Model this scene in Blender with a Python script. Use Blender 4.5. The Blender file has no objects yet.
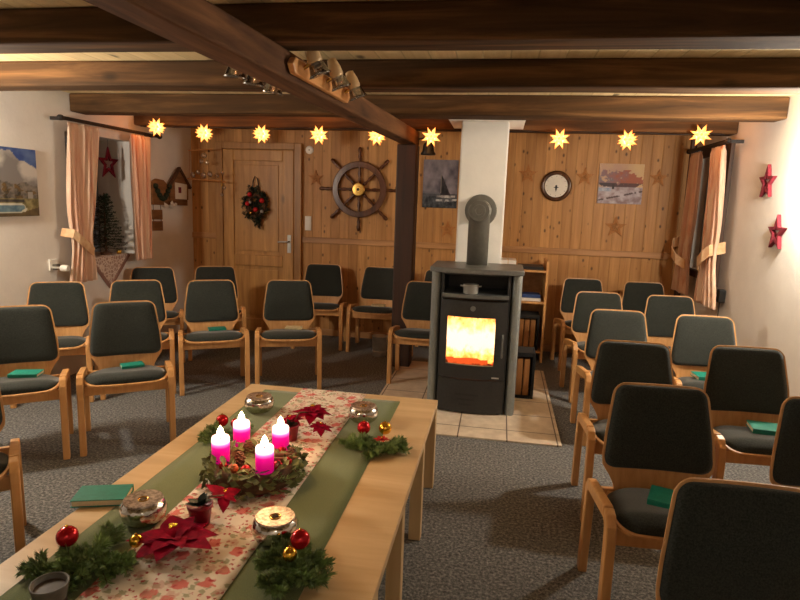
import bpy, math, random
from mathutils import Vector, Matrix, noise
random.seed(7)
PI = math.pi
scn = bpy.context.scene
col = scn.collection

# ------------------------------------------------------------------ mesh builder
class MB:
    def __init__(s): s.v = []; s.f = []; s.c = None
    def add(s, vs, fs):
        n = len(s.v); s.v += [tuple(p) for p in vs]; s.f += [tuple(i + n for i in f) for f in fs]; return s
    def box(s, x0, x1, y0, y1, z0, z1, M=None):
        vs = [Vector((x, y, z)) for z in (z0, z1) for y in (y0, y1) for x in (x0, x1)]
        if M: vs = [M @ p for p in vs]
        return s.add(vs, [(0,2,3,1),(4,5,7,6),(0,1,5,4),(2,6,7,3),(0,4,6,2),(1,3,7,5)])
    def tube(s, pts, r, n=10, cap=True, closed=False):
        pts = [Vector(p) for p in pts]; m = len(pts)
        rs = r if isinstance(r, (list, tuple)) else [r] * m
        vs = []; up = None
        for i, p in enumerate(pts):
            if closed: t = pts[(i+1) % m] - pts[i-1]
            else: t = pts[min(i+1, m-1)] - pts[max(i-1, 0)]
            t = t.normalized() if t.length > 1e-9 else Vector((0,0,1))
            if up is None:
                up = Vector((0,0,1)) if abs(t.z) < .9 else Vector((1,0,0))
            a = t.cross(up)
            if a.length < 1e-6: a = t.cross(Vector((0,1,0)))
            a.normalize(); b = a.cross(t).normalized(); up = b
            for k in range(n):
                th = 2*PI*k/n
                vs.append(p + (a*math.cos(th) + b*math.sin(th)) * rs[i])
        fs = []
        for i in range(m if closed else m-1):
            j = (i+1) % m
            for k in range(n):
                fs.append((i*n+k, i*n+(k+1) % n, j*n+(k+1) % n, j*n+k))
        if cap and not closed:
            fs.append(tuple(range(n-1, -1, -1))); fs.append(tuple((m-1)*n+k for k in range(n)))
        return s.add(vs, fs)
    def bar(s, pts, w, h, side=(1,0,0)):
        """rectangular section swept along pts; w along side, h across"""
        pts = [Vector(p) for p in pts]; sd = Vector(side).normalized(); m = len(pts); vs = []
        for i, p in enumerate(pts):
            t = (pts[min(i+1, m-1)] - pts[max(i-1, 0)]).normalized()
            k = 1.0
            if 0 < i < m-1:
                a = (pts[i]-pts[i-1]).normalized(); k = 1/max(.5, abs(a.dot(t)))
            b = sd.cross(t).normalized()
            for (u, v) in ((-1,-1),(1,-1),(1,1),(-1,1)): vs.append(p + sd*u*w/2 + b*v*h/2*k)
        fs = [(3,2,1,0), tuple(4*(m-1)+q for q in range(4))]
        for i in range(m-1):
            for q in range(4): fs.append((4*i+q, 4*i+(q+1) % 4, 4*i+4+(q+1) % 4, 4*i+4+q))
        return s.add(vs, fs)
    def lathe(s, prof, n=24, M=None, closed_ends=True):
        vs = []; m = len(prof)
        for (r, z) in prof:
            for k in range(n):
                a = 2*PI*k/n; p = Vector((r*math.cos(a), r*math.sin(a), z)); vs.append(M @ p if M else p)
        fs = []
        for i in range(m-1):
            for k in range(n): fs.append((i*n+k, i*n+(k+1) % n, (i+1)*n+(k+1) % n, (i+1)*n+k))
        if closed_ends:
            fs.append(tuple(range(n-1, -1, -1))); fs.append(tuple((m-1)*n+k for k in range(n)))
        return s.add(vs, fs)
    def ball(s, c, r, n=16, sc=(1,1,1)):
        prof = [(max(1e-4, math.sin(PI*i/(n//2)))*r, -math.cos(PI*i/(n//2))*r) for i in range(n//2+1)]
        M = Matrix.Translation(c) @ Matrix.Diagonal((sc[0], sc[1], sc[2], 1))
        return s.lathe(prof, n, M)
    def prism(s, poly, d0, d1, M=None):
        """poly: 2D outline (x,z); extruded along y from d0 to d1"""
        n = len(poly)
        vs = [Vector((x, d0, z)) for x, z in poly] + [Vector((x, d1, z)) for x, z in poly]
        if M: vs = [M @ p for p in vs]
        fs = [tuple(range(n)), tuple(range(2*n-1, n-1, -1))] + [(i, i+n, (i+1) % n+n, (i+1) % n) for i in range(n)]
        return s.add(vs, fs)
    def ring_prism(s, outer, inner, d0, d1, M=None):
        n = len(outer)
        vs = [Vector((x, d, z)) for d in (d0, d1) for P in (outer, inner) for x, z in P]
        if M: vs = [M @ p for p in vs]
        fs = []
        for i in range(n):
            j = (i+1) % n
            fs += [(i, j, n+j, n+i), (2*n+i, 3*n+i, 3*n+j, 2*n+j), (i, 2*n+i, 2*n+j, j), (n+i, n+j, 3*n+j, 3*n+i)]
        return s.add(vs, fs)
    def shell(s, rows, t_front, t_back, nx=12):
        """rows: list of (half_width, fn(x)->(point, normal)); closed slab; t_front(u,v) offset along normal"""
        m = len(rows); F = []; B = []
        for i, (hw, fn) in enumerate(rows):
            v = i/(m-1)
            for k in range(nx+1):
                u = -1 + 2*k/nx; p, nn = fn(u*hw)
                F.append(Vector(p) + Vector(nn)*t_front(u, v)); B.append(Vector(p) - Vector(nn)*t_back)
        N = len(F); w = nx+1; fs = []
        for i in range(m-1):
            for k in range(nx):
                a = i*w+k; fs.append((a, a+1, a+w+1, a+w)); fs.append((N+a, N+a+w, N+a+w+1, N+a+1))
        rim = [k for k in range(nx+1)] + [i*w+nx for i in range(1, m)] + [(m-1)*w+k for k in range(nx-1, -1, -1)] + [i*w for i in range(m-2, 0, -1)]
        for q in range(len(rim)):
            a, b = rim[q], rim[(q+1) % len(rim)]; fs.append((a, N+a, N+b, b))
        return s.add(F+B, fs)
    def build(s, name, mat, parent=None, smooth=False, bevel=0, loc=None, sub=0):
        me = bpy.data.meshes.new(name); me.from_pydata(s.v, [], s.f)
        me.validate(); 
        import bmesh
        bm = bmesh.new(); bm.from_mesh(me); bmesh.ops.recalc_face_normals(bm, faces=bm.faces); bm.to_mesh(me); bm.free()
        if s.c:
            at = me.color_attributes.new('paint', 'FLOAT_COLOR', 'POINT')
            for i, c in enumerate(s.c): at.data[i].color = (*c, 1)
        me.materials.append(mat)
        if smooth:
            for p in me.polygons: p.use_smooth = True
        o = bpy.data.objects.new(name, me); col.objects.link(o)
        if parent: o.parent = parent
        if loc: o.location = loc
        if bevel:
            b = o.modifiers.new('bevel', 'BEVEL'); b.width = bevel; b.segments = 2; b.limit_method = 'ANGLE'
        if sub:
            b = o.modifiers.new('sub', 'SUBSURF'); b.levels = sub; b.render_levels = sub
        return o

def thing(name, label, cat, loc=(0,0,0), rotz=0, group=None):
    o = bpy.data.objects.new(name, None); col.objects.link(o)
    o.location = loc; o.rotation_euler = (0, 0, rotz); o.empty_display_size = .1
    return tag(o, label, cat, group)
def tag(o, label, cat, group=None):
    o['label'] = label; o['category'] = cat
    if group: o['group'] = group
    return o
def struct(o):
    o['kind'] = 'structure'; return o
def copy_tree(o, parent=None):
    c = o.copy(); col.objects.link(c); c.parent = parent
    for ch in [x for x in bpy.data.objects if x.parent == o]: copy_tree(ch, c)
    return c

# ------------------------------------------------------------------ materials
def srgb(r, g, b):
    f = lambda c: (c/255/12.92) if c/255 <= .04045 else ((c/255+.055)/1.055)**2.4
    return (f(r), f(g), f(b))
class NT:
    def __init__(s, name):
        s.m = bpy.data.materials.new(name); s.m.use_nodes = True; s.t = s.m.node_tree; s.n = s.t.nodes
        s.b = s.n['Principled BSDF']; s.out = s.n['Material Output']
    def node(s, ty, **kw):
        x = s.n.new(ty)
        for k, v in kw.items(): setattr(x, k, v)
        return x
    def link(s, a, b): s.t.links.new(a, b)
    def coord(s, scale=(1,1,1), kind='Object', rot=(0,0,0)):
        tc = s.node('ShaderNodeTexCoord'); mp = s.node('ShaderNodeMapping')
        mp.inputs['Scale'].default_value = scale; mp.inputs['Rotation'].default_value = rot
        s.link(tc.outputs[kind], mp.inputs['Vector']); return mp.outputs['Vector']
    def noise(s, vec, scale=5, detail=4, rough=.55, dist=0):
        x = s.node('ShaderNodeTexNoise'); x.inputs['Scale'].default_value = scale; x.inputs['Detail'].default_value = detail
        x.inputs['Roughness'].default_value = rough; x.inputs['Distortion'].default_value = dist
        s.link(vec, x.inputs['Vector']); return x.outputs['Fac']
    def ramp(s, fac, stops, interp='LINEAR'):
        x = s.node('ShaderNodeValToRGB'); x.color_ramp.interpolation = interp; e = x.color_ramp.elements
        while len(e) < len(stops): e.new(.5)
        for i, (p, c) in enumerate(stops): e[i].position = p; e[i].color = (*c, 1) if len(c) == 3 else c
        s.link(fac, x.inputs['Fac']); return x.outputs['Color']
    def math(s, op, a, b=None, c=None):
        x = s.node('ShaderNodeMath', operation=op)
        for i, q in enumerate((a, b, c)):
            if q is None: continue
            if isinstance(q, (int, float)): x.inputs[i].default_value = q
            else: s.link(q, x.inputs[i])
        return x.outputs[0]
    def mix(s, fac, a, b, blend='MIX'):
        x = s.node('ShaderNodeMix', data_type='RGBA', blend_type=blend)
        for i, q in ((0, fac), (6, a), (7, b)):
            if isinstance(q, (int, float)): x.inputs[i].default_value = q
            elif isinstance(q, tuple): x.inputs[i].default_value = (*q, 1)
            else: s.link(q, x.inputs[i])
        return x.outputs[2]
    def sep(s, vec):
        x = s.node('ShaderNodeSeparateXYZ'); s.link(vec, x.inputs[0]); return x.outputs
    def bump(s, h, strength=.3, dist=.01):
        x = s.node('ShaderNodeBump'); x.inputs['Strength'].default_value = strength; x.inputs['Distance'].default_value = dist
        s.link(h, x.inputs['Height']); s.link(x.outputs[0], s.b.inputs['Normal'])
    def done(s, color=None, rough=.6, metal=0, spec=None, emit=None, estr=0):
        b = s.b.inputs
        if color is not None:
            if isinstance(color, tuple): b['Base Color'].default_value = (*color, 1)
            else: s.link(color, b['Base Color'])
        if isinstance(rough, (int, float)): b['Roughness'].default_value = rough
        else: s.link(rough, b['Roughness'])
        b['Metallic'].default_value = metal
        if spec is not None: b['Specular IOR Level'].default_value = spec
        if emit is not None:
            if isinstance(emit, tuple): b['Emission Color'].default_value = (*emit, 1)
            else: s.link(emit, b['Emission Color'])
            b['Emission Strength'].default_value = estr
        return s.m

def plain(name, c, rough=.6, metal=0, var=.25, scale=30, spec=None):
    t = NT(name); v = t.coord(); f = t.noise(v, scale, 3)
    lo = tuple(x*(1-var) for x in c); hi = tuple(min(1, x*(1+var)) for x in c)
    return t.done(t.ramp(f, [(.3, lo), (.7, hi)]), rough, metal, spec)
def wood(name, lo, hi, axis=2, rough=.5, s=1.0, knots=False, mid=None, bump=.1):
    t = NT(name); sc = [18*s, 18*s, 18*s]; sc[axis] = 1.3*s
    v = t.coord(tuple(sc)); f = t.noise(v, 1, 5, .6, .6)
    stops = [(.28, lo), (.72, hi)] if mid is None else [(.25, lo), (.5, mid), (.75, hi)]
    c = t.ramp(f, stops)
    if knots:
        sk = [4.5, 4.5, 4.5]; sk[axis] = 2.2
        vk = t.coord(tuple(sk)); x = t.node('ShaderNodeTexVoronoi'); x.inputs['Scale'].default_value = 1.0; t.link(vk, x.inputs['Vector'])
        k = t.ramp(x.outputs['Distance'], [(.06, (1,1,1)), (.15, (0,0,0))])
        c = t.mix(t.math('MULTIPLY', k, .7), c, tuple(q*.35 for q in lo))
    t.bump(f, bump, .004)
    return t.done(c, rough, 0, .5 if rough < .7 else .2)
def fabric(name, lo, hi, scale=220, rough=.95):
    t = NT(name); v = t.coord(); f = t.noise(v, scale, 2); g = t.noise(v, 9, 2)
    c = t.ramp(f, [(.3, lo), (.7, hi)]); c = t.mix(t.math('MULTIPLY', g, .35), c, lo)
    t.bump(f, .25, .003); t.b.inputs['Sheen Weight'].default_value = .25; t.b.inputs['Sheen Roughness'].default_value = .5
    return t.done(c, rough, 0, .2)
def paint_mat(name, rough=.55):
    t = NT(name); a = t.node('ShaderNodeAttribute', attribute_name='paint')
    return t.done(a.outputs['Color'], rough, 0, .3)

# plaster
def plaster(name, c):
    t = NT(name); v = t.coord(); f = t.noise(v, 7, 6, .65); g = t.noise(v, 60, 3)
    t.bump(t.math('ADD', f, t.math('MULTIPLY', g, .35)), .12, .02)
    return t.done(t.ramp(f, [(.3, tuple(x*.93 for x in c)), (.7, c)]), .9, 0, .2)
# pine planks on a wall
def planks(name, axis, w, lo, hi, knots=True, grain=2, groove=.06, kscale=1.0):
    t = NT(name); v = t.coord(); s = t.sep(v)
    q = t.math('MULTIPLY', s[axis], 1/w); fl = t.math('FLOOR', q); fr = t.math('FRACT', q)
    wn = t.node('ShaderNodeTexWhiteNoise', noise_dimensions='1D'); t.link(fl, wn.inputs['W']); rnd = wn.outputs['Value']
    off = t.node('ShaderNodeCombineXYZ'); 
    for i in range(3): t.link(t.math('MULTIPLY', rnd, 37.0 + 11*i), off.inputs[i])
    add = t.node('ShaderNodeVectorMath', operation='ADD'); t.link(v, add.inputs[0]); t.link(off.outputs[0], add.inputs[1])
    sc = [22, 22, 22]; sc[grain] = 1.4
    mp = t.node('ShaderNodeMapping'); mp.inputs['Scale'].default_value = sc; t.link(add.outputs[0], mp.inputs[0])
    f = t.noise(mp.outputs[0], 1, 5, .6, .7)
    c = t.ramp(f, [(.25, lo), (.75, hi)])
    c = t.mix(t.math('MULTIPLY', rnd, .45), c, tuple(x*.72 for x in lo))
    if knots:
        sk = [9*kscale]*3; sk[grain] = 5.5*kscale
        mk = t.node('ShaderNodeMapping'); mk.inputs['Scale'].default_value = sk; t.link(add.outputs[0], mk.inputs[0])
        x = t.node('ShaderNodeTexVoronoi'); x.inputs['Scale'].default_value = 1; t.link(mk.outputs[0], x.inputs['Vector'])
        k = t.ramp(x.outputs['Distance'], [(.09, (1,1,1)), (.2, (0,0,0))])
        sel = t.math('GREATER_THAN', t.sep(x.outputs['Color'])[0], .38)
        c = t.mix(t.math('MULTIPLY', t.math('MULTIPLY', k, sel), .85), c, tuple(z*.16 for z in lo))
    e = t.math('ABSOLUTE', t.math('SUBTRACT', fr, .5))
    gr = t.math('GREATER_THAN', e, .5-groove)
    c = t.mix(t.math('MULTIPLY', gr, .26), c, tuple(z*.2 for z in lo))
    h = t.math('SUBTRACT', t.math('MULTIPLY', f, .15), t.math('MULTIPLY', t.math('MAXIMUM', t.math('SUBTRACT', e, .5-groove*1.6), 0), 12))
    t.bump(h, .6, .006)
    return t.done(c, .5, 0, .35)

M = {}
M['plaster'] = plaster('white_plaster', srgb(232, 226, 218))
M['chimney'] = plaster('chimney_plaster', srgb(240, 236, 228))
M['pine_wall'] = planks('pine_wall', 0, .098, srgb(164, 112, 58), srgb(216, 164, 100), groove=.03, kscale=1.6)
M['pine_ceiling'] = planks('pine_ceiling', 0, .135, srgb(206, 180, 130), srgb(236, 214, 168), knots=True, grain=1, groove=.03, kscale=.7)
M['beam_x'] = wood('beam_dark_x', srgb(42, 28, 15), srgb(124, 88, 52), 0, .8, .8, True, srgb(78, 53, 29), .5)
M['beam_y'] = wood('beam_dark_y', srgb(62, 41, 26), srgb(132, 94, 62), 1, .8, .8, True, srgb(98, 66, 42), .4)
M['beam_z'] = wood('beam_dark_z', srgb(34, 19, 11), srgb(72, 42, 24), 2, .55, .9, True, None, .3)
M['pine_door'] = wood('pine_door', srgb(156, 106, 50), srgb(206, 156, 88), 2, .45, 1, True)
M['pine_trim_x'] = wood('pine_trim_x', srgb(150, 104, 60), srgb(196, 146, 92), 0, .45)
M['pine_trim_z'] = wood('pine_trim_z', srgb(140, 96, 46), srgb(188, 138, 76), 2, .45)
M['pine_shelf'] = wood('pine_shelf', srgb(176, 122, 66), srgb(214, 164, 102), 1, .5)
M['beech'] = wood('beech_ply', srgb(180, 126, 72), srgb(216, 166, 110), 2, .38, 1.4)
M['beech_light'] = wood('beech_frame', srgb(184, 130, 74), srgb(216, 164, 106), 2, .38, 1.2)
M['birch_top'] = wood('birch_table_top', srgb(194, 158, 114), srgb(228, 198, 156), 0, .4, .55, False, srgb(212, 178, 132), .03)
M['birch_leg'] = wood('birch_table_leg', srgb(196, 160, 112), srgb(222, 190, 142), 2, .4, .6, False, None, .03)
M['pad'] = fabric('green_grey_upholstery', srgb(30, 33, 30), srgb(58, 62, 57))
t = NT('carpet'); v = t.coord(); f = t.noise(v, 75, 4, .75); g = t.noise(v, 1.8, 3); f2 = t.noise(v, 420, 2)
c = t.ramp(f, [(.34, srgb(66, 66, 66)), (.5, srgb(118, 118, 117)), (.66, srgb(178, 176, 172))]); c = t.mix(t.math('MULTIPLY', g, .3), c, srgb(86, 83, 80))
t.bump(t.math('ADD', f, f2), .6, .01); M['carpet'] = t.done(c, .97, 0, .1)
t = NT('hearth_tile'); v = t.coord(); s = t.sep(v)
def cell(a, w, o): return t.math('ABSOLUTE', t.math('SUBTRACT', t.math('FRACT', t.math('MULTIPLY', t.math('ADD', a, o), 1/w)), .5))
g = t.math('GREATER_THAN', t.math('MAXIMUM', cell(s[0], .31, .19), cell(s[1], .31, -.02)), .487)
f = t.noise(v, 9, 5, .65); c = t.ramp(f, [(.3, srgb(194, 176, 154)), (.7, srgb(228, 212, 190))]); c = t.mix(g, c, srgb(96, 80, 64))
t.bump(t.math('MULTIPLY', g, -1), .4, .004); M['tile'] = t.done(c, .42)
M['iron'] = plain('stove_iron', srgb(50, 50, 49), .5, .3, .15, 60)
M['iron_grey'] = plain('stove_grey_steel', srgb(134, 138, 136), .5, .2, .1, 90)
M['iron_top'] = plain('stove_top_plate', srgb(112, 114, 112), .4, .5, .1, 60)
M['pipe'] = plain('flue_pipe_grey', srgb(104, 102, 94), .5, .3, .1, 30)
M['soot'] = plain('firebox_soot', srgb(62, 46, 34), .95, 0, .4, 20)
M['steel'] = plain('polished_steel', srgb(230, 226, 218), .42, .75, .05, 20)
M['tin'] = plain('dull_tin', srgb(190, 188, 182), .45, .5, .1, 20)
M['brass'] = plain('brass', srgb(205, 160, 84), .25, 1, .1, 20)
M['gold'] = plain('gold_bauble', srgb(236, 184, 70), .14, 1, .05, 20)
M['gold'].node_tree.nodes['Principled BSDF'].inputs['Roughness'].default_value = .14
M['red_glass'] = plain('red_bauble', srgb(190, 22, 34), .1, .55, .08, 20)
M['black'] = plain('black_plastic', srgb(24, 23, 22), .5, 0, .2, 40)
M['white'] = plain('white_plastic', srgb(236, 232, 222), .45, 0, .04, 20)
M['paper'] = plain('book_pages', srgb(222, 205, 172), .85, 0, .08, 200)
M['book_green'] = plain('green_book_cover', srgb(20, 128, 108), .5, 0, .12, 60)
M['book_green'].node_tree.nodes['Principled BSDF'].inputs['Coat Weight'].default_value = .2
M['book_cream'] = plain('cream_book_cover', srgb(206, 190, 150), .6, 0, .12, 60)
M['book_blue'] = plain('blue_book_cover', srgb(34, 58, 108), .5, 0, .1, 60)
M['book_white'] = plain('white_book_cover', srgb(220, 214, 204), .5, 0, .05, 60)
M['runner_green'] = fabric('olive_green_cloth', srgb(88, 98, 56), srgb(124, 132, 84), 400)
M['wheel'] = wood('wheel_wood', srgb(58, 30, 16), srgb(112, 66, 36), 2, .25, 1.2)
M['clock_rim'] = wood('clock_rim_wood', srgb(52, 30, 16), srgb(98, 62, 34), 2, .25)
M['clock_face'] = plain('clock_face', srgb(226, 218, 202), .4, 0, .04, 20)
M['straw'] = plain('straw', srgb(172, 112, 52), .7, 0, .25, 80)
M['felt_dark'] = plain('dark_red_star', srgb(84, 14, 24), .9, 0, .3, 90, .1)
M['felt_red'] = plain('maroon_star', srgb(116, 22, 38), .85, 0, .3, 90)
M['poinsettia'] = NT('poinsettia_velvet').done(srgb(170, 12, 42), .75)
t = NT('poinsettia_velvet_cloth'); v = t.coord(); f = t.noise(v, 40, 3); M['poinsettia'] = t.done(t.ramp(f, [(.3, srgb(104, 0, 26)), (.7, srgb(160, 0, 44))]), .85, 0, .08)
M['red_pot'] = plain('red_foil_pot', srgb(130, 14, 34), .4, .1, .1, 40)
M['ribbon'] = plain('red_ribbon', srgb(196, 24, 30), .5, 0, .15, 40)
M['fir'] = plain('fir_needles', srgb(112, 134, 76), .6, 0, .5, 25)
M['fir_dark'] = plain('dark_fir_needles', srgb(26, 44, 24), .65, 0, .5, 25)
M['leaf'] = plain('dry_green_leaves', srgb(104, 108, 62), .65, 0, .45, 18)
M['bark'] = plain('bark', srgb(84, 54, 32), .85, 0, .4, 60)
M['cone'] = plain('pine_cone', srgb(92, 52, 32), .75, 0, .45, 60)
M['orange'] = plain('dried_orange', srgb(176, 78, 36), .6, 0, .3, 40)
M['log'] = wood('firewood', srgb(120, 76, 40), srgb(186, 130, 78), 2, .8, 1, False)
M['bar_wood'] = wood('spot_lamp_wood', srgb(196, 132, 74), srgb(228, 172, 112), 1, .4)
M['spot_shade'] = plain('spot_lamp_ceramic', srgb(206, 176, 134), .35, .1, .08, 20)
M['window_frame'] = plain('window_frame_grey', srgb(128, 134, 146), .5, 0, .08, 20)
M['casing'] = wood('dark_casing', srgb(52, 34, 24), srgb(92, 62, 44), 2, .6)
M['dove'] = plain('white_wood', srgb(226, 218, 206), .7, 0, .06, 30)
M['plaque'] = wood('rustic_plaque', srgb(104, 70, 42), srgb(156, 112, 70), 1, .7)
M['wicker'] = plain('black_felt', srgb(22, 20, 19), .9, 0, .3, 60)
M['box_grey'] = plain('grey_card_box', srgb(140, 134, 116), .8, 0, .06, 30)
M['stone'] = plain('grey_ceramic', srgb(92, 88, 80), .6, 0, .15, 60)
M['wax_dark'] = plain('dark_tealight_wax', srgb(60, 42, 34), .5, 0, .2, 40)
M['cable'] = plain('dark_cable', srgb(30, 22, 18), .6, 0, .1, 40)

# mercury glass of the round votives: uneven silver
t = NT('mercury_glass'); v = t.coord(); f = t.noise(v, 60, 3)
x = t.node('ShaderNodeTexVoronoi'); x.inputs['Scale'].default_value = 55; t.link(v, x.inputs['Vector'])
t.bump(x.outputs['Distance'], .35, .004); M['mercury'] = t.done(t.ramp(f, [(.3, srgb(176, 172, 168)), (.7, srgb(240, 238, 234))]), .14, 1)
t = NT('mercury_lid'); v = t.coord(); f = t.noise(v, 90, 4)
M['mercury_lid'] = t.done(t.ramp(f, [(.35, srgb(120, 104, 92)), (.65, srgb(206, 188, 172))]), .4, .7)
# clear panes
def pane(name, tint=(1,1,1), gloss=.12):
    t = NT(name); tr = t.node('ShaderNodeBsdfTransparent'); tr.inputs[0].default_value = (*tint, 1)
    gl = t.node('ShaderNodeBsdfGlossy'); gl.inputs['Roughness'].default_value = .05
    fr = t.node('ShaderNodeFresnel'); fr.inputs[0].default_value = 1.45
    mx = t.node('ShaderNodeMixShader'); t.link(t.math('ADD', fr.outputs[0], gloss-.04), mx.inputs[0]); t.link(tr.outputs[0], mx.inputs[1]); t.link(gl.outputs[0], mx.inputs[2])
    t.link(mx.outputs[0], t.out.inputs['Surface']); return t.m
M['glass'] = pane('window_glass', (.6, .65, .7), .1)
M['stove_glass'] = pane('stove_glass', (1, .95, .9), .05)
M['lamp_glass'] = pane('spot_glass', (.95, .93, .9), .3)
# curtain: salmon and cream vertical shading
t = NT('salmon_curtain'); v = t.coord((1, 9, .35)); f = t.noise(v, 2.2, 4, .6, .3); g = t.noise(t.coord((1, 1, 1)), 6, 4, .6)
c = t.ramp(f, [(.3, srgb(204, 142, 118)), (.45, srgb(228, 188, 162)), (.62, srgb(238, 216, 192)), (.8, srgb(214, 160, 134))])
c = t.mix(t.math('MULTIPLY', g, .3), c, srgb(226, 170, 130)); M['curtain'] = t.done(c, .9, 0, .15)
t.b.inputs['Sheen Weight'].default_value = .2
t = NT('cream_tieback'); v = t.coord(); f = t.noise(v, 12, 3); M['tieback'] = t.done(t.ramp(f, [(.35, srgb(214, 164, 120)), (.65, srgb(236, 206, 164))]), .9)
t = NT('lace_cloth'); v = t.coord(); x = t.node('ShaderNodeTexVoronoi'); x.feature = 'DISTANCE_TO_EDGE'; x.inputs['Scale'].default_value = 32; t.link(v, x.inputs['Vector']); f = t.noise(v, 26, 3)
c = t.ramp(x.outputs['Distance'], [(.05, srgb(222, 204, 190)), (.16, srgb(148, 112, 102))]); c = t.mix(t.math('MULTIPLY', f, .5), c, srgb(206, 188, 172)); M['lace'] = t.done(c, .9)
M['lace_border'] = plain('mauve_border', srgb(140, 104, 92), .9, 0, .15, 60)
# floral runner
t = NT('floral_runner'); v = t.coord(); 
base = t.ramp(t.noise(v, 12, 3), [(.3, srgb(226, 208, 186)), (.7, srgb(238, 224, 206))])
def spots(scale, thr0, thr1, warp, seed):
    mp = t.node('ShaderNodeMapping'); mp.inputs['Location'].default_value = (seed, seed*.7, 0); t.link(v, mp.inputs[0])
    nz = t.node('ShaderNodeTexNoise'); nz.inputs['Scale'].default_value = scale*3; t.link(mp.outputs[0], nz.inputs['Vector'])
    ad = t.node('ShaderNodeMix', data_type='VECTOR'); ad.inputs[0].default_value = warp; t.link(mp.outputs[0], ad.inputs[4]); t.link(nz.outputs['Color'], ad.inputs[5])
    x = t.node('ShaderNodeTexVoronoi', voronoi_dimensions='2D'); x.inputs['Scale'].default_value = scale; t.link(ad.outputs[1], x.inputs['Vector'])
    return t.ramp(x.outputs['Distance'], [(thr0, (1,1,1)), (thr1, (0,0,0))]), t.sep(x.outputs['Color'])
k, cc = spots(30, .24, .30, .03, 3.1)
c = t.mix(t.math('MULTIPLY', t.math('MULTIPLY', k, t.math('GREATER_THAN', cc[0], .35)), .75), base, srgb(142, 140, 98))
k, cc = spots(15, .27, .33, .05, 1.7)
chk = t.node('ShaderNodeTexWave'); chk.inputs['Scale'].default_value = 55; t.link(v, chk.inputs['Vector'])
red = t.mix(chk.outputs['Fac'], srgb(206, 66, 64), srgb(226, 128, 116))
c = t.mix(t.math('MULTIPLY', t.math('MULTIPLY', k, t.math('GREATER_THAN', cc[0], .5)), .9), c, red)
k, cc = spots(52, .2, .26, .02, 5.9)
c = t.mix(t.math('MULTIPLY', t.math('MULTIPLY', k, t.math('GREATER_THAN', cc[1], .5)), .9), c, srgb(176, 40, 48))
k, cc = spots(24, .3, .42, .06, 8.3)
c = t.mix(t.math('MULTIPLY', t.math('MULTIPLY', k, t.math('GREATER_THAN', cc[2], .6)), .55), c, srgb(206, 150, 130))
M['runner_floral'] = t.done(c, .9, 0, .2)

def emis(name, c, s):
    t = NT(name); e = t.node('ShaderNodeEmission'); e.inputs[0].default_value = (*c, 1); e.inputs[1].default_value = s
    t.link(e.outputs[0], t.out.inputs['Surface']); return t.m
def radial_emis(name, r, stops):
    """emission falling from core to tips with distance from the object's own centre"""
    t = NT(name); v = t.coord(); ln = t.node('ShaderNodeVectorMath', operation='LENGTH'); t.link(v, ln.inputs[0])
    f = t.math('DIVIDE', ln.outputs['Value'], r)
    c = t.ramp(f, stops); e = t.node('ShaderNodeEmission'); e.inputs[1].default_value = 1; 
    a = t.node('ShaderNodeMix', data_type='RGBA'); t.link(c, e.inputs[0])
    e.inputs[1].default_value = 5; t.link(e.outputs[0], t.out.inputs['Surface']); return t.m
M['star_glow'] = radial_emis('paper_star_glow', .085, [(.28, (1, .74, .38)), (.5, (.8, .36, .08)), (1, (.42, .1, .012))])
# fire: bright yellow low, orange at the tips
def grad_emis(name, z0, z1, stops, s):
    t = NT(name); v = t.coord(); z = t.sep(v)[2]; mr = t.node('ShaderNodeMapRange'); mr.inputs[1].default_value = z0; mr.inputs[2].default_value = z1; t.link(z, mr.inputs[0])
    n = t.noise(v, 22, 3); f = t.math('ADD', mr.outputs[0], t.math('MULTIPLY', t.math('SUBTRACT', n, .5), .6))
    e = t.node('ShaderNodeEmission'); e.inputs[1].default_value = s; t.link(t.ramp(f, stops), e.inputs[0]); t.link(e.outputs[0], t.out.inputs['Surface']); return t.m
M['flame'] = grad_emis('wood_fire_flame', 0, .34, [(0, (.9, .2, .02)), (.16, (1, .42, .1)), (.32, (1, .72, .4)), (.62, (1, .74, .42)), (.85, (1, .5, .16)), (1, (.8, .28, .05))], 3.0)
M['ember'] = grad_emis('glowing_embers', 0, .1, [(.2, (1, .16, .02)), (.45, (.3, .03, .01)), (.6, (.02, .008, .004)), (.8, (.8, .1, .02))], 1.4)
M['candle_flame'] = grad_emis('candle_flame', 0, .05, [(0, (1, .62, .3)), (.5, (1, .82, .5)), (1, (1, .6, .22))], 26)
# candle wax: the flame's glow is painted in as emission, whitest near the top
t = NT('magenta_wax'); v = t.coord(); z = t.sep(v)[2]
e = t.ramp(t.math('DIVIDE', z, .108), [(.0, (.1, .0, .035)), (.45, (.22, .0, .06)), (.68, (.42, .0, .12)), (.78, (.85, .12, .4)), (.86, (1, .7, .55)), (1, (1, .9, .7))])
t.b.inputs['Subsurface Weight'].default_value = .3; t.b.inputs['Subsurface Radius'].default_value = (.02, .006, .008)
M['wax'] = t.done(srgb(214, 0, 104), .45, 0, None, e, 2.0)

# ------------------------------------------------------------------ room shell (camera stands at x=0,y=0; y into the room)
XL, XR, YB, YF, ZC = -3.33, 1.75, 6.05, -1.6, 2.2
struct(MB().box(XL-.4, XR+.4, YF-.1, YB+.1, -.08, 0).build('floor', M['carpet']))
struct(MB().box(XL-.5, XR+.5, YF-.1, YB+.1, ZC, ZC+.06).build('ceiling', M['pine_ceiling']))
struct(MB().box(XL-.4, XR+.4, YB, YB+.1, 0, ZC).build('wall_back', M['pine_wall']))
struct(MB().box(XL-.4, XR+.4, YF-.1, YF, 0, ZC).build('wall_front', M['plaster']))
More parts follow.
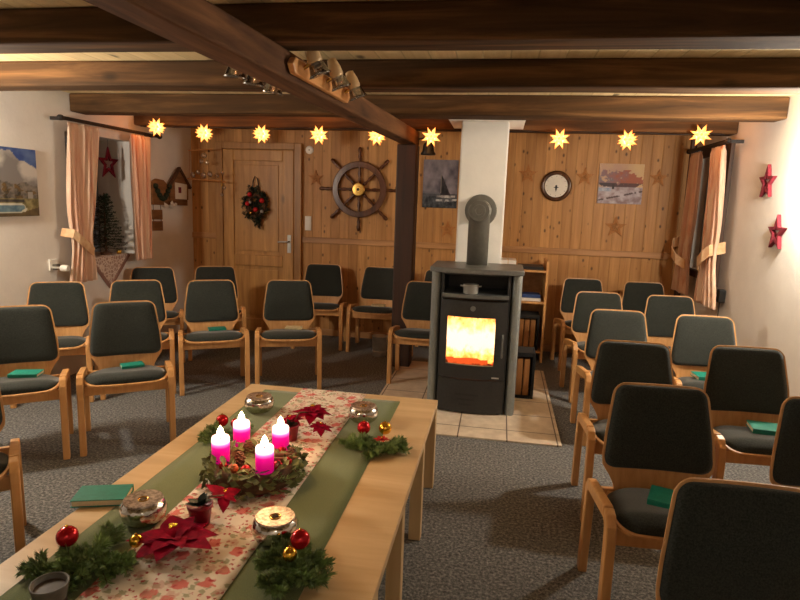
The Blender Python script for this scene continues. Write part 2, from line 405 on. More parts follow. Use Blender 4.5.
# left wall with the deep window niche
wy0, wy1, wz0, wz1 = 4.16, 4.98, .905, 1.91
w = MB(); x0 = XL-.42
w.box(x0, XL, YF, wy0, 0, ZC).box(x0, XL, wy1, YB, 0, ZC).box(x0, XL, wy0, wy1, 0, wz0).box(x0, XL, wy0, wy1, wz1, ZC)
struct(w.build('wall_left', M['plaster']))
wf = MB(); fx = x0+.03
for (a, b, c_, d) in ((wy0, wy0+.06, wz0, wz1), (wy1-.06, wy1, wz0, wz1), (wy0+.06, wy1-.06, wz0, wz0+.06), (wy0+.06, wy1-.06, wz1-.06, wz1), ((wy0+wy1)/2-.025, (wy0+wy1)/2+.025, wz0+.06, wz1-.06)):
    wf.box(fx, fx+.05, a, b, c_, d)
wfo = struct(wf.build('window_1', M['window_frame'], None, bevel=.004))
g = MB().box(fx+.015, fx+.025, wy0+.06, wy1-.06, wz0+.06, wz1-.06).build('pane', M['glass'], wfo); struct(g)
# right wall with curtained window
ry0, ry1, rz0, rz1 = 5.14, 5.82, .95, 1.93
w = MB(); x1 = XR+.3
w.box(XR, x1, YF, ry0, 0, ZC).box(XR, x1, ry1, YB, 0, ZC).box(XR, x1, ry0, ry1, 0, rz0).box(XR, x1, ry0, ry1, rz1, ZC)
struct(w.build('wall_right', M['plaster']))
wf = MB(); fx = XR+.06
for (a, b, c_, d) in ((ry0, ry0+.06, rz0, rz1), (ry1-.06, ry1, rz0, rz1), (ry0+.06, ry1-.06, rz0, rz0+.06), (ry0+.06, ry1-.06, rz1-.06, rz1), (5.42, 5.47, rz0+.06, rz1-.06)):
    wf.box(fx, fx+.05, a, b, c_, d)
wfo = struct(wf.build('window_2', M['window_frame'], None, bevel=.004))
g = MB().box(fx+.02, fx+.03, ry0+.06, ry1-.06, rz0+.06, rz1-.06).build('pane', M['glass'], wfo); struct(g)
cs = MB(); 
cs.box(XR-.03, XR, ry0-.08, ry0, rz0-.08, rz1+.08).box(XR-.03, XR, ry1, ry1+.08, rz0-.08, rz1+.08).box(XR-.03, XR, ry0, ry1, rz1, rz1+.08).box(XR-.045, XR, ry0, ry1, rz0-.06, rz0)
struct(cs.build('window_casing', M['casing'], wfo, bevel=.004))
# pine wall trims: rail and corner strips
struct(MB().box(-2.07, XR-.03, YB-.022, YB, .995, 1.055).build('trim_1', M['pine_trim_x'], bevel=.005))
struct(MB().box(XL, -3.05, YB-.022, YB, .995, 1.055).build('trim_2', M['pine_trim_x'], bevel=.005))
struct(MB().box(XR-.05, XR, YB-.05, YB, 0, ZC).build('trim_3', M['casing'], bevel=.006))
struct(MB().box(XL, XR-.05, YB-.02, YB, 0, .07).build('baseboard_back', M['pine_trim_x'], bevel=.005))
# hearth of tiles
struct(MB().box(-.83, .455, 3.57, 5.25, 0, .012).build('floor_hearth', M['tile'], bevel=.003))
# beams across
def beam(name, y0, y1, z0, z1, x0, x1, seed):
    m = MB(); n = 40; rng = random.Random(seed); vs = []; fs = []
    for i in range(n+1):
        x = x0 + (x1-x0)*i/n
        for (yy, zz) in ((y0, z0), (y1, z0), (y1, z1), (y0, z1)):
            k = .008
            vs.append((x, yy + k*noise.noise((x*1.3+seed*7, yy*3, zz)), zz + (k*noise.noise((x*1.1+seed*3, yy*3, zz*4+9)) if zz == z0 else 0)))
    for i in range(n):
        for q in range(4): fs.append((4*i+q, 4*i+(q+1) % 4, 4*i+4+(q+1) % 4, 4*i+4+q))
    fs += [(3,2,1,0), tuple(4*n+q for q in range(4))]
    m.add(vs, fs); return struct(m.build(name, M['beam_x'], bevel=.012))
beam('ceiling_beam', 2.29, 2.47, 2.06, ZC, XL, XR, 1)
beam('ceiling_beam', 3.20, 3.38, 2.06, ZC, XL, XR, 2)
beam('ceiling_beam', 4.23, 4.41, 2.06, ZC, XL, XR, 3)
beam('ceiling_beam', 5.04, 5.21, 2.06, ZC, XL, XR, 4)
beam('ceiling_beam', 1.3, 1.48, 2.06, ZC, XL, XR, 5)
beam('ceiling_beam', .3, .48, 2.06, ZC, XL, XR, 6)
# long carrying beam under them, on its post
def axis_x(y): return -.985 + .057*(y-2)
m = MB(); n = 40; vs = []; fs = []
for i in range(n+1):
    y = YF + (5.2-YF)*i/n; cx = axis_x(y)
    for (dx, zz) in ((-.068, 1.94), (.068, 1.94), (.068, 2.06), (-.068, 2.06)):
        vs.append((cx+dx+.004*noise.noise((y*2, dx*9, zz)), y, zz + (.004*noise.noise((y*2, dx*5, 7)) if zz < 2 else 0)))
for i in range(n):
    for q in range(4): fs.append((4*i+q, 4*i+4+q, 4*i+4+(q+1) % 4, 4*i+(q+1) % 4))
fs += [(0,1,2,3), tuple(4*n+3-q for q in range(4))]
struct(m.add(vs, fs).build('ceiling_beam', M['beam_y'], bevel=.012))
struct(MB().box(-.9, -.73, 5.03, 5.2, 0, 1.94).build('wooden_column', M['beam_z'], bevel=.012))
# chimney stack with ceiling collar
ch = struct(MB().box(-.325, .02, 4.47, 4.9, 0, 2.06).build('chimney_column', M['chimney'], bevel=.012))
struct(MB().box(-.42, .13, 4.45, 4.95, 2.06, 2.085).build('collar', M['chimney'], ch, bevel=.004))
struct(MB().box(-.42, .13, 4.45, 5.04, 2.085, ZC).build('trim_4', M['beam_x']))

# door in the pine wall
d = struct(MB().box(-2.95, -2.16, YB-.02, YB-.001, .0, 1.945).build('door_1', M['pine_door'], bevel=.003))
fr = MB(); fr.box(-3.04, -2.955, YB-.045, YB-.001, 0, 2.02).box(-2.155, -2.075, YB-.045, YB-.001, 0, 2.02).box(-2.955, -2.155, YB-.045, YB-.001, 1.95, 2.02)
struct(fr.build('door_frame', M['pine_trim_z'], d, bevel=.006))
st = MB(); yf = YB-.042
st.box(-2.95, -2.83, yf, YB-.021, 0, 1.945).box(-2.28, -2.16, yf, YB-.021, 0, 1.945)
for (a, b) in ((0, .14), (.72, .84), (1.83, 1.945)): st.box(-2.83, -2.28, yf, YB-.021, a, b)
struct(st.build('door_stile', M['pine_door'], d, bevel=.008))
pn = MB()
for (a, b) in ((.18, .68), (.88, 1.79)): pn.box(-2.78, -2.33, YB-.03, YB-.021, a, b)
struct(pn.build('door_panel', M['pine_door'], d, bevel=.006))
hd = MB(); hd.box(-2.225, -2.185, yf-.008, yf, .88, 1.07); hd.tube([(-2.205, yf-.005, 1.0), (-2.205, yf-.05, 1.0), (-2.22, yf-.06, 1.0), (-2.31, yf-.06, .995)], .009, 8)
struct(hd.build('door_handle', M['tin'], d, bevel=.002))
hg = MB()
for z in (1.6, .4): hg.tube([(-2.957, YB-.052, z-.05), (-2.957, YB-.052, z+.05)], .009, 8)
struct(hg.build('hinge', M['brass'], d))

# ------------------------------------------------------------------ chairs
def make_chair():
    t = thing('chair', 'chair', 'chair')
    def backrow(z):
        y = .145 + (z-.40)*.14 + max(0, (z-.62))*.06
        return y
    def pos_back(z):
        def fn(x):
            yy = backrow(z) - .5*x*x
            return (x, yy, z), (x*.9, -1, .16)
        return fn
    def hw_back(z):
        pts = [(.36, .15), (.41, .158), (.445, .176), (.485, .203), (.52, .207), (.6, .201), (.8, .172)]
        for (a, b), (c_, d_) in zip(pts, pts[1:]):
            if z <= c_: return b + (d_-b)*(z-a)/(c_-a)
        return pts[-1][1]
    def rounded(z, z0, z1, r, base):
        h = base
        for e in (z1-z, z-z0):
            if e < r: h = h - r + math.sqrt(max(0, r*r-(r-e)**2))
        return h
    zs = [.362+.438*(1-math.cos(PI*i/28))/2 for i in range(29)]
    rows = [((rounded(z, .0, .80, .045, hw_back(z))), pos_back(z)) for z in zs]
    bk = MB().shell(rows, lambda u, v: .005, .006).build('backrest', M['beech'], t, smooth=False, bevel=.003)
    z0, z1 = .474, .792
    zs = [z0+(z1-z0)*(1-math.cos(PI*i/24))/2 for i in range(25)]
    rows = [(rounded(z, z0, z1, .034, hw_back(z)-.010), pos_back(z)) for z in zs]
    pil = lambda u, v: .008 + .02*((1-abs(u)**5)*(1-abs(2*v-1)**7))
    MB().shell(rows, pil, -.004, 16).build('back_pad', M['pad'], bk, smooth=True)
    # seat shell (v from back to front)
    def hw_seat(y):
        return .17 + .052*min(1, max(0, (.15-y)/.16))
    def zseat(y):
        return .368 + .045*max(0, min(1, (.15-y)/.3)) - max(0, (-.165-y))*.35
    def pos_seat(y):
        def fn(x): return (x, y, zseat(y) + .25*x*x*.6), (0, 0, 1)
        return fn
    y0, y1 = -.225, .165
    ys = [y0+(y1-y0)*(1-math.cos(PI*i/24))/2 for i in range(25)]
    rows = [(rounded(y, y0, 1, .07, hw_seat(y)), pos_seat(y)) for y in ys]
    se = MB().shell(rows, lambda u, v: .005, .006).build('seat', M['beech'], t, bevel=.003)
    y0, y1 = -.216, .135
    ys = [y0+(y1-y0)*(1-math.cos(PI*i/24))/2 for i in range(25)]
    rows = [(rounded(y, y0, y1, .07, hw_seat(y)-.008), pos_seat(y)) for y in ys]
    MB().shell(rows, lambda u, v: .008 + .03*((1-abs(u)**5)*(1-abs(2*v-1)**7)), -.004, 16).build('seat_pad', M['pad'], se, smooth=True)
    for s in (-1, 1):
        x = s*.235
        # front leg with its bent shoulder, rear leg with its shoulder, the rail between
        MB().bar([(x, -.205, 0), (x, -.198, .37), (x, -.192, .405), (x, -.176, .428), (x, -.15, .436)], .034, .046).build('leg', M['beech_light'], t, bevel=.005)
        MB().bar([(x, .185, 0), (x, .162, .34), (x, .155, .375), (x, .138, .396), (x, .11, .402)], .034, .044).build('leg', M['beech_light'], t, bevel=.005)
        MB().bar([(x, -.15, .436), (x, .11, .402)], .034, .045).build('side_rail', M['beech_light'], t, bevel=.005)
    MB().box(-.218, .218, -.185, -.163, .335, .392).build('front_rail', M['beech_light'], t, bevel=.004)
    MB().box(-.218, .218, .125, .147, .335, .39).build('rear_rail', M['beech_light'], t, bevel=.004)
    return t
chairs = [
 # x, y, turn in degrees, label
 (-2.06, 1.81, 42, 'padded beech chair cut off by the photo\'s left edge, only its side frame showing'),
 (-2.149, 3.09, 34, 'green-padded beech chair with a green book, nearest the table on the left, wholly in view'),
 (-2.60, 2.76, 36, 'green-padded beech chair with a book, its left side just touching the photo\'s left edge'),
 (-3.075, 3.63, 30, 'green-padded beech chair by the left wall, below and right of the mountain painting'),
 (-2.63, 3.93, 32, 'green-padded beech chair in the left second row, directly behind the chair with the green book'),
 (-2.99, 4.71, 30, 'dark-padded beech chair below the left window\'s far curtain, against the left wall'),
 (-2.138, 4.15, 30, 'green-padded beech chair with a two-toned book, in front of the door\'s left half'),
 (-2.548, 5.02, 28, 'dark-padded beech chair standing closest to the pine door, mostly hidden by the chair before it'),
 (-1.61, 4.38, 20, 'green-padded beech chair with a cream book, fully visible beyond the table\'s far left corner'),
 (-1.74, 5.64, 8, 'dark-padded beech chair against the pine wall, directly below the ship\'s wheel'),
 (-1.16, 5.64, 0, 'dark-padded beech chair with a pale book against the pine wall, left of the post'),
 (-.58, 4.73, 0, 'dark-padded beech chair partly hidden by the stove\'s left side, in front of the post'),
 (-.54, 5.66, 0, 'padded chair almost wholly hidden behind the stove, only a top corner showing'),
 (.655, 2.14, 2, 'dark-padded beech chair with a green book, second from the front on the right aisle'),
 (.65, 1.31, 0, 'dark-padded beech chair nearest the camera, its large back filling the photo\'s lower right corner'),
 (1.25, 2.13, 0, 'dark-padded beech chair cut off by the photo\'s right edge'),
 (.708, 2.90, 0, 'dark-padded beech chair without a book, third from the front along the right aisle'),
 (1.275, 2.96, 3, 'dark-padded beech chair with a green book, by the right wall, second row from its front'),
 (.815, 3.86, 3, 'lamplit grey-green padded chair on the right aisle, fourth from the front'),
 (1.345, 3.84, 1, 'lamplit grey-green padded chair with a green and white book, by the right wall'),
 (.825, 4.69, 5, 'green-padded beech chair on the right aisle, beside the hearth tiles, second from the pine wall'),
 (1.37, 4.71, 4, 'dark-padded beech chair before the right window\'s near curtain'),
 (.82, 5.57, 6, 'dark-padded beech chair against the pine wall, just right of the shelf unit'),
 (1.36, 5.54, 5, 'dark-padded beech chair against the pine wall, in the corner by the right window'),
]
proto = make_chair(); chair_objs = []
for i, (x, y, a, lab) in enumerate(chairs):
    o = proto if i == 0 else copy_tree(proto)
    o.location = (x, y, 0); o.rotation_euler = (0, 0, math.radians(a)); o['label'] = lab; o['group'] = 'padded beech chairs in rows'
    chair_objs.append(o)
# ------------------------------------------------------------------ books
def make_book(label, loc, rotz, cover='book_green', size=(.125, .185, .024), group=None):
    t = thing('book', label, 'book', loc, rotz, group); a, b, h = size
    cv = MB(); cv.box(-a/2, a/2, -b/2, b/2, 0, .003).box(-a/2, a/2, -b/2, b/2, h-.003, h).box(-a/2, -a/2+.003, -b/2, b/2, .003, h-.003)
    cv.build('cover', M[cover], t, bevel=.001)
    MB().box(-a/2+.003, a/2-.004, -b/2+.004, b/2-.004, .003, h-.003).build('pages', M['paper'], t)
    return t
def seat_book(ci, dx, dy, rot, label, **kw):
    x, y, a, _ = chairs[ci]; a = math.radians(a)
    p = (x + math.cos(a)*dx - math.sin(a)*dy, y + math.sin(a)*dx + math.cos(a)*dy, .438)
    return make_book(label, p, a+math.radians(rot), group='books on the chairs', **kw)
seat_book(1, .03, .0, 100, 'green book on the seat of the chair nearest the table on the left', size=(.085, .125, .015))
seat_book(2, .05, .0, 72, 'green book with cream page edges on the seat at the left edge', size=(.1, .15, .02))
seat_book(6, .03, .01, 95, 'thin teal and cream book on the seat before the door', size=(.085, .13, .014))
seat_book(8, .04, .0, 80, 'cream book on the seat beyond the table\'s far left corner', cover='book_cream', size=(.085, .13, .014))
seat_book(10, .02, -.02, 88, 'small pale book on the dark seat left of the post', cover='book_cream', size=(.085, .13, .014))
seat_book(13, .02, -.05, 68, 'green book on the seat just behind the nearest chair on the right')
seat_book(17, .06, -.01, 80, 'green book lying on the second seat by the right wall')
seat_book(19, -.0, .0, 95, 'green and white book on the lamplit seat by the right wall')

# ------------------------------------------------------------------ table with runners
TZ = .46
tb = thing('low_table', 'long low birch table with square legs and Christmas decorations on it', 'table', (-.775, 1.85, 0))
MB().box(-.51, .51, -1.05, 1.07, TZ-.03, TZ).build('tabletop', M['birch_top'], tb, bevel=.003)
for y in (2.885, 2.395, 1.85, 1.39, .87):
    for x in (-.29, -1.26): MB().box(x-.028+.775, x+.024+.775, y-.028-1.85, y+.028-1.85, 0, TZ-.0305).build('leg', M['birch_leg'], tb, bevel=.003)
def cloth(name, x0, x1, y0, y1, z, th, mat, amp=.0012):
    m = MB(); nx, ny = 14, 60; vs = []; 
    for k in (1, 0):
        for j in range(ny+1):
            for i in range(nx+1):
                x = x0+(x1-x0)*i/nx; y = y0+(y1-y0)*j/ny
                vs.append((x, y, z + k*(th + amp*(1+noise.noise((x*7, y*5, 3)))) ))
    N = (nx+1)*(ny+1); fs = []
    for j in range(ny):
        for i in range(nx):
            a = j*(nx+1)+i; fs += [(a, a+1, a+nx+2, a+nx+1), (N+a, N+a+nx+1, N+a+nx+2, N+a+1)]
    rim = [i for i in range(nx+1)] + [j*(nx+1)+nx for j in range(1, ny+1)] + [ny*(nx+1)+i for i in range(nx-1, -1, -1)] + [j*(nx+1) for j in range(ny-1, 0, -1)]
    for q in range(len(rim)): a, b = rim[q], rim[(q+1) % len(rim)]; fs.append((a, N+a, N+b, b))
    return m.add(vs, fs).build(name, mat, smooth=True)
tag(cloth('table_runner', -1.175, -.45, .82, 2.84, TZ, .001, M['runner_green']), 'wide olive green runner lying directly on the low table', 'table runner')
tag(cloth('table_runner', -.985, -.64, .82, 2.90, TZ+.004, .001, M['runner_floral']), 'narrow white runner with red and green floral print, on the green runner', 'table runner')
RZ = TZ+.008   # top of the runners
make_book('green book lying at the left edge of the low table', (-1.245, 1.635, TZ+.001), math.radians(-72), size=(.105, .165, .024))

# ------------------------------------------------------------------ greenery helpers
def twig(m_st, m_nd, p0, p1, nl, cnt, rng, sag=.0, r=.0025, wid=.0022, flat=.5):
    p0 = Vector(p0); p1 = Vector(p1); n = 7; pts = []
    side = Vector((rng.uniform(-1, 1), rng.uniform(-1, 1), rng.uniform(-.2, .4)))*.12*(p1-p0).length
    for i in range(n):
        t_ = i/(n-1); pts.append(p0.lerp(p1, t_) + side*math.sin(PI*t_) - Vector((0, 0, sag*t_*t_)))
    m_st.tube(pts, [r*(1-.7*i/(n-1)) for i in range(n)], 5)
    for _ in range(cnt):
        t_ = rng.random()*(n-1); i = min(int(t_), n-2); p = pts[i].lerp(pts[i+1], t_-i); ax = (pts[i+1]-pts[i]).normalized()
        d = Vector((rng.gauss(0, 1), rng.gauss(0, 1), rng.gauss(0, flat)+.15)); d -= ax*d.dot(ax)
        if d.length < 1e-3: continue
        d = (d.normalized()*.8 + ax*.7).normalized()*nl*rng.uniform(.7, 1.15)
        s = d.cross(Vector((rng.random(), rng.random(), rng.random()))).normalized()*wid
        q = p+d*.55
        m_nd.add([p, q+s, p+d, q-s], [(0, 1, 2, 3)])
def fir_sprig(name, label, loc, L, spread, seed, n=9, mat='fir', nl=.026, cat='greenery', dirs=None):
    rng = random.Random(seed); t = thing(name, label, cat, loc); a = MB(); b = MB()
    for i in range(n):
        an = (dirs[i % len(dirs)] if dirs else 2*PI*i/n) + rng.uniform(-.3, .3); l = L*rng.uniform(.65, 1.05)
        s = (rng.uniform(-spread, spread), rng.uniform(-spread, spread), .008)
        e = (s[0]+math.cos(an)*l, s[1]+math.sin(an)*l, rng.uniform(.008, .035))
        twig(a, b, s, e, nl, 260, rng)
        for k in range(3):
            f = rng.uniform(.3, .8); sp = Vector(s).lerp(Vector(e), f); a2 = an + rng.choice((-1, 1))*rng.uniform(.5, .9)
            twig(a, b, sp, sp+Vector((math.cos(a2)*l*.4, math.sin(a2)*l*.4, rng.uniform(.0, .02))), nl*.9, 150, rng)
    for m_ in (a, b): m_.v = [(x, y, max(z, .0005)) for x, y, z in m_.v]
    a.build('stem', M['bark'], t); b.build('foliage', M[mat], t); return t
def bauble(label, p, r, mat, group='baubles on the table'):
    t = thing('bauble', label, 'bauble', p, 0, group)
    MB().ball((0, 0, r), r, 20).build('ball', M[mat], t, smooth=True)
    c = MB(); c.lathe([(.0035, 0), (.0035, .005), (.001, .0055)], 8, Matrix.Translation((0, 0, 2*r-.001)))
    c.build('cap', M['gold'], t); return t
fir_sprig('fir_sprig', 'bushy fir sprig with a red bauble at the table\'s near left corner', (-1.045, 1.30, RZ), .1, .05, 11, 20)
fir_sprig('fir_sprig', 'fir sprig before the near right silver votive', (-.505, 1.385, RZ), .1, .04, 12, 17)
fir_sprig('fir_sprig', 'fir sprig with red flower at the table\'s far right, by the far right votive', (-.45, 2.24, RZ-.004), .105, .045, 13, 15, dirs=[-.6, -1.3, .1, 2.6, -2.2, 3.0, -.2])
fir_sprig('fir_sprig', 'sparse fir sprig at the left, behind the candle wreath', (-1.10, 2.2, RZ-.004), .12, .02, 14, 6, nl=.02)
B = bauble
B('red bauble on the near left fir sprig', (-1.125, 1.325, RZ+.03), .029, 'red_glass')
B('small gold bauble between the near left votive and the large poinsettia', (-.965, 1.395, RZ+.006), .019, 'gold')
B('red bauble on the fir sprig before the near right votive', (-.50, 1.455, RZ+.03), .028, 'red_glass')
B('gold bauble on the fir sprig before the near right votive', (-.505, 1.385, RZ+.035), .02, 'gold')
B('red bauble on the far right fir sprig', (-.525, 2.345, RZ+.01), .029, 'red_glass')
B('gold bauble on the far right fir sprig', (-.435, 2.36, RZ+.012), .028, 'gold')
B('larger red bauble on the sparse sprig behind the candle wreath', (-1.145, 2.29, RZ+.004), .027, 'red_glass')
B('smaller red bauble beside its larger twin behind the candle wreath', (-1.085, 2.29, RZ+.004), .02, 'red_glass')
# silver votives
def make_votive():
    t = thing('votive_holder', 'votive', 'candle holder')
    prof = [(.038, 0), (.052, .004), (.063, .016), (.068, .032), (.068, .048), (.064, .06), (.057, .067)]
    m = MB(); n = 36; vs = []; fs = []
    for i, (r, z) in enumerate(prof):
        for k in range(n):
            rr = r*(1+.018*math.cos(12*2*PI*k/n)*math.sin(PI*min(1, z/.068))); vs.append((rr*math.cos(2*PI*k/n), rr*math.sin(2*PI*k/n), z))
    for i in range(len(prof)-1):
        for k in range(n): fs.append((i*n+k, i*n+(k+1) % n, (i+1)*n+(k+1) % n, (i+1)*n+k))
    fs.append(tuple(range(n-1, -1, -1))); m.add(vs, fs).build('bowl', M['mercury'], t, smooth=True)
    MB().lathe([(.056, .066), (.059, .07), (.057, .074), (.053, .0735), (.018, .071), (.015, .066), (.014, .06), (.001, .06)], 36, None, False).build('lid', M['mercury_lid'], t)
    MB().lathe([(.015, .069), (.017, .0725), (.015, .074), (.012, .07)], 20, None, False).build('rim', M['brass'], t, smooth=True)
    return t
v0 = make_votive()
for i, (x, y, lab) in enumerate([(-1.035, 1.54, 'squat silver votive holder near the left edge, beside the large poinsettia'), (-.605, 1.535, 'squat silver votive holder at the near right, before a fir sprig with two baubles'),
                                 (-1.075, 2.53, 'squat silver votive holder at the table\'s far left'), (-.57, 2.53, 'squat silver votive holder at the table\'s far right')]):
    o = v0 if i == 0 else copy_tree(v0); o.location = (x, y, RZ-.003); o['label'] = lab; o['group'] = 'silver votive holders'; o.rotation_euler = (0, 0, i)
# small grey cup at the near edge
cp = thing('tealight_cup', 'small grey tealight cup at the near left end of the table', 'candle holder', (-1.03, 1.145, RZ))
MB().lathe([(.03, 0), (.034, .004), (.042, .05), (.044, .056), (.041, .057), (.038, .05), (.034, .042)], 28, None, False).build('bowl', M['stone'], cp, smooth=True)
MB().lathe([(.036, .001), (.0365, .044), (.001, .045)], 24).build('wax', M['wax_dark'], cp)

# ------------------------------------------------------------------ poinsettias
def petal(m, ang, L, W, tilt, curl, M0):
    n = 6; vs = []; fs = []
    for i in range(n+1):
        t_ = i/n; w_ = W*math.sin(PI*min(1, t_**.75*.98+.02))*(1-.15*t_)
        z = L*t_*math.sin(tilt) - curl*t_*t_
        x = L*t_*math.cos(tilt)
        for s_ in (-1, 0, 1): vs.append(M0 @ (Matrix.Rotation(ang, 4, 'Z') @ Vector((x, s_*w_, z + (.12*w_ if s_ else 0)))))
    for i in range(n):
        for k in (0, 1): a = 3*i+k; fs.append((a, a+1, a+4, a+3))
    m.add(vs, fs)
def bloom(m, mc, c, R, seed, tiltx=0, tilty=0, layers=((7, 1.0, .15), (6, .72, .45), (4, .45, .8))):
    rng = random.Random(seed); M0 = Matrix.Translation(c) @ Matrix.Rotation(tiltx, 4, 'X') @ Matrix.Rotation(tilty, 4, 'Y')
    for (n, k, ti) in layers:
        o = rng.random()*6
        for i in range(n): petal(m, o+2*PI*i/n+rng.uniform(-.2, .2), R*k*rng.uniform(.85, 1.1), R*k*.3, ti+rng.uniform(-.1, .1), R*.18, M0)
    if mc is not None:
        for i in range(9):
            a = rng.random()*6.28; q = M0 @ Vector((math.cos(a)*R*.1*rng.random(), math.sin(a)*R*.1*rng.random(), R*.3)); mc.ball(q, R*.04, 8)
pf = thing('poinsettia', 'large flat dark red cloth poinsettia flower beside the near left votive', 'flower', (-.865, 1.425, RZ))
a = MB(); c_ = MB(); bloom(a, c_, (0, 0, .028), .135, 4)
a.v = [(x, y, max(z, .001)) for x, y, z in a.v]
a.build('bloom', M['poinsettia'], pf, smooth=True); c_.build('stamen', M['gold'], pf, smooth=True)
def pot_plant(label, loc, seed, bx, by, bz, R, layers, extra=False):
    t = thing('potted_poinsettia', label, 'plant', loc)
    MB().lathe([(.026, 0), (.028, .001), (.036, .058), (.039, .06), (.039, .068), (.036, .068), (.033, .058), (.001, .056)], 24, None, False).build('pot', M['red_pot'], t, smooth=True)
    rng = random.Random(seed); l = MB()
    for i in range(12): petal(l, rng.random()*6.28, .05, .016, rng.uniform(.4, 1.3), .01, Matrix.Translation((0, 0, .06)))
    l.build('leaves', M['fir_dark'], t, smooth=True)
    b = MB(); cc = MB(); bloom(b, cc, (bx, by, bz), R, seed, .0 if extra else .15, .0 if extra else .35, layers)
    if extra: bloom(b, cc, (-.01, .03, .075), R*.62, seed+1, .2, -.2, layers); bloom(b, cc, (.12, .04, .05), R*.62, seed+2, 0, .1, layers)
    st = MB().tube([(0, 0, .05), (bx*.4, by*.4, bz+.02), (bx, by, bz)], .003, 6)
    b.v = [(x, y, max(z, .002)) for x, y, z in b.v]
    b.build('bloom', M['poinsettia'], t, smooth=True); cc.build('stamen', M['gold'], t, smooth=True); st.build('stem', M['bark'], t)
pot_plant('small red pot with dark leaves and one red bract, before the candle wreath', (-.855, 1.555, RZ), 21, .035, .085, .055, .07, ((3, 1, .1), (3, .7, .3)))
pot_plant('small red pot with a spreading red poinsettia, behind the candle wreath', (-.815, 2.235, RZ), 22, .06, .115, .085, .1, ((7, 1, .0), (7, .8, .25), (6, .6, .6)), True)
# ------------------------------------------------------------------ advent wreath with four candles
WC = Vector((-.815, 1.87, RZ))
wr = thing('advent_wreath', 'round advent wreath of leaves, twigs, cones and baubles around four candles', 'wreath', WC)
rng = random.Random(5)
core = MB().tube([(.125*math.cos(2*PI*k/32), .125*math.sin(2*PI*k/32), .04) for k in range(32)], .036, 10, closed=True); core.build('ring', M['bark'], wr, smooth=True)
lf = MB(); nd = MB(); stm = MB()
for i in range(420):
    a = rng.random()*2*PI; ph = rng.uniform(-.5, 3.4); rr = .125+.042*math.cos(ph); z = .04+.042*math.sin(ph)
    p = Vector((rr*math.cos(a), rr*math.sin(a), max(.004, z))); tg = Vector((-math.sin(a), math.cos(a), 0)); out = Vector((math.cos(a)*math.cos(ph), math.sin(a)*math.cos(ph), math.sin(ph)))
    d = (tg*rng.choice((1, 1, -.4)) + out*rng.uniform(.2, .9) + Vector((0, 0, rng.uniform(-.2, .2)))).normalized(); L = rng.uniform(.022, .045)
    s_ = d.cross(out).normalized()*L*.26; q = p+d*L*.5+out*.004
    e = p+d*L; lf.add([p, q+s_, e, q-s_], [(0, 1, 2), (0, 2, 3)])
lf.v = [(x, y, max(z, .001)) for x, y, z in lf.v]; lf.build('leaves', M['leaf'], wr)
for i in range(26):
    a = rng.random()*2*PI; b_ = a+rng.uniform(.3, .6)*rng.choice((1, -1)); r0 = rng.uniform(.11, .15); r1 = rng.uniform(.14, .19)
    twig(stm, nd, (r0*math.cos(a), r0*math.sin(a), rng.uniform(.02, .08)), (r1*math.cos(b_), r1*math.sin(b_), rng.uniform(.006, .06)), .02, 60, rng, r=.002, wid=.0018)
stm.v = [(x, y, max(z, .001)) for x, y, z in stm.v]; nd.v = [(x, y, max(z, .001)) for x, y, z in nd.v]
stm.build('twigs', M['bark'], wr); nd.build('needles', M['fir'], wr)
def cone(p, r, parent, mat='cone'):
    m = MB()
    for i in range(34):
        a = i*2.399; t_ = i/33; rr = r*math.sin(PI*(.12+.8*t_))*.75; z = r*1.1*(2*t_-1)
        m.ball((p[0]+rr*math.cos(a), p[1]+rr*math.sin(a), p[2]+z), r*.3, 6, (1, 1, .55))
    m.ball(p, r*.72, 10, (1, 1, 1.3)); m.build('pine_cone', M[mat], parent)
# each sits on the ring
deco = [(-1.45, .10, 'red'), (-1.9, .105, 'orange'), (-2.3, .115, 'red2'), (-.35, .11, 'red'), (.0, .125, 'red2'), (-2.75, .13, 'cone'), (2.9, .14, 'orange'), (.9, .11, 'red'), (2.2, .1, 'cone'), (.45, .13, 'cone'), (1.6, .1, 'cone'), (3.6, .05, 'cone'), (.6, .045, 'cone')]
for (a, r, k) in deco:
    p = (r*math.cos(a), r*math.sin(a), .082)
    if k == 'cone': cone(p, .022, wr)
    elif k == 'orange': MB().ball(p, .019, 14, (1, 1, .9)).build('dried_orange', M['orange'], wr, smooth=True)
    else: MB().ball(p, .018 if k == 'red' else .015, 16).build('bauble', M['red_glass'], wr, smooth=True)
MB().tube([(.07, .02, .09), (.155, .055, .086)], .007, 10).build('cinnamon_stick', M['cone'], wr)
MB().tube([(.075, .0, .085), (.15, .03, .082)], .006, 10).build('cinnamon_stick', M['cone'], wr)
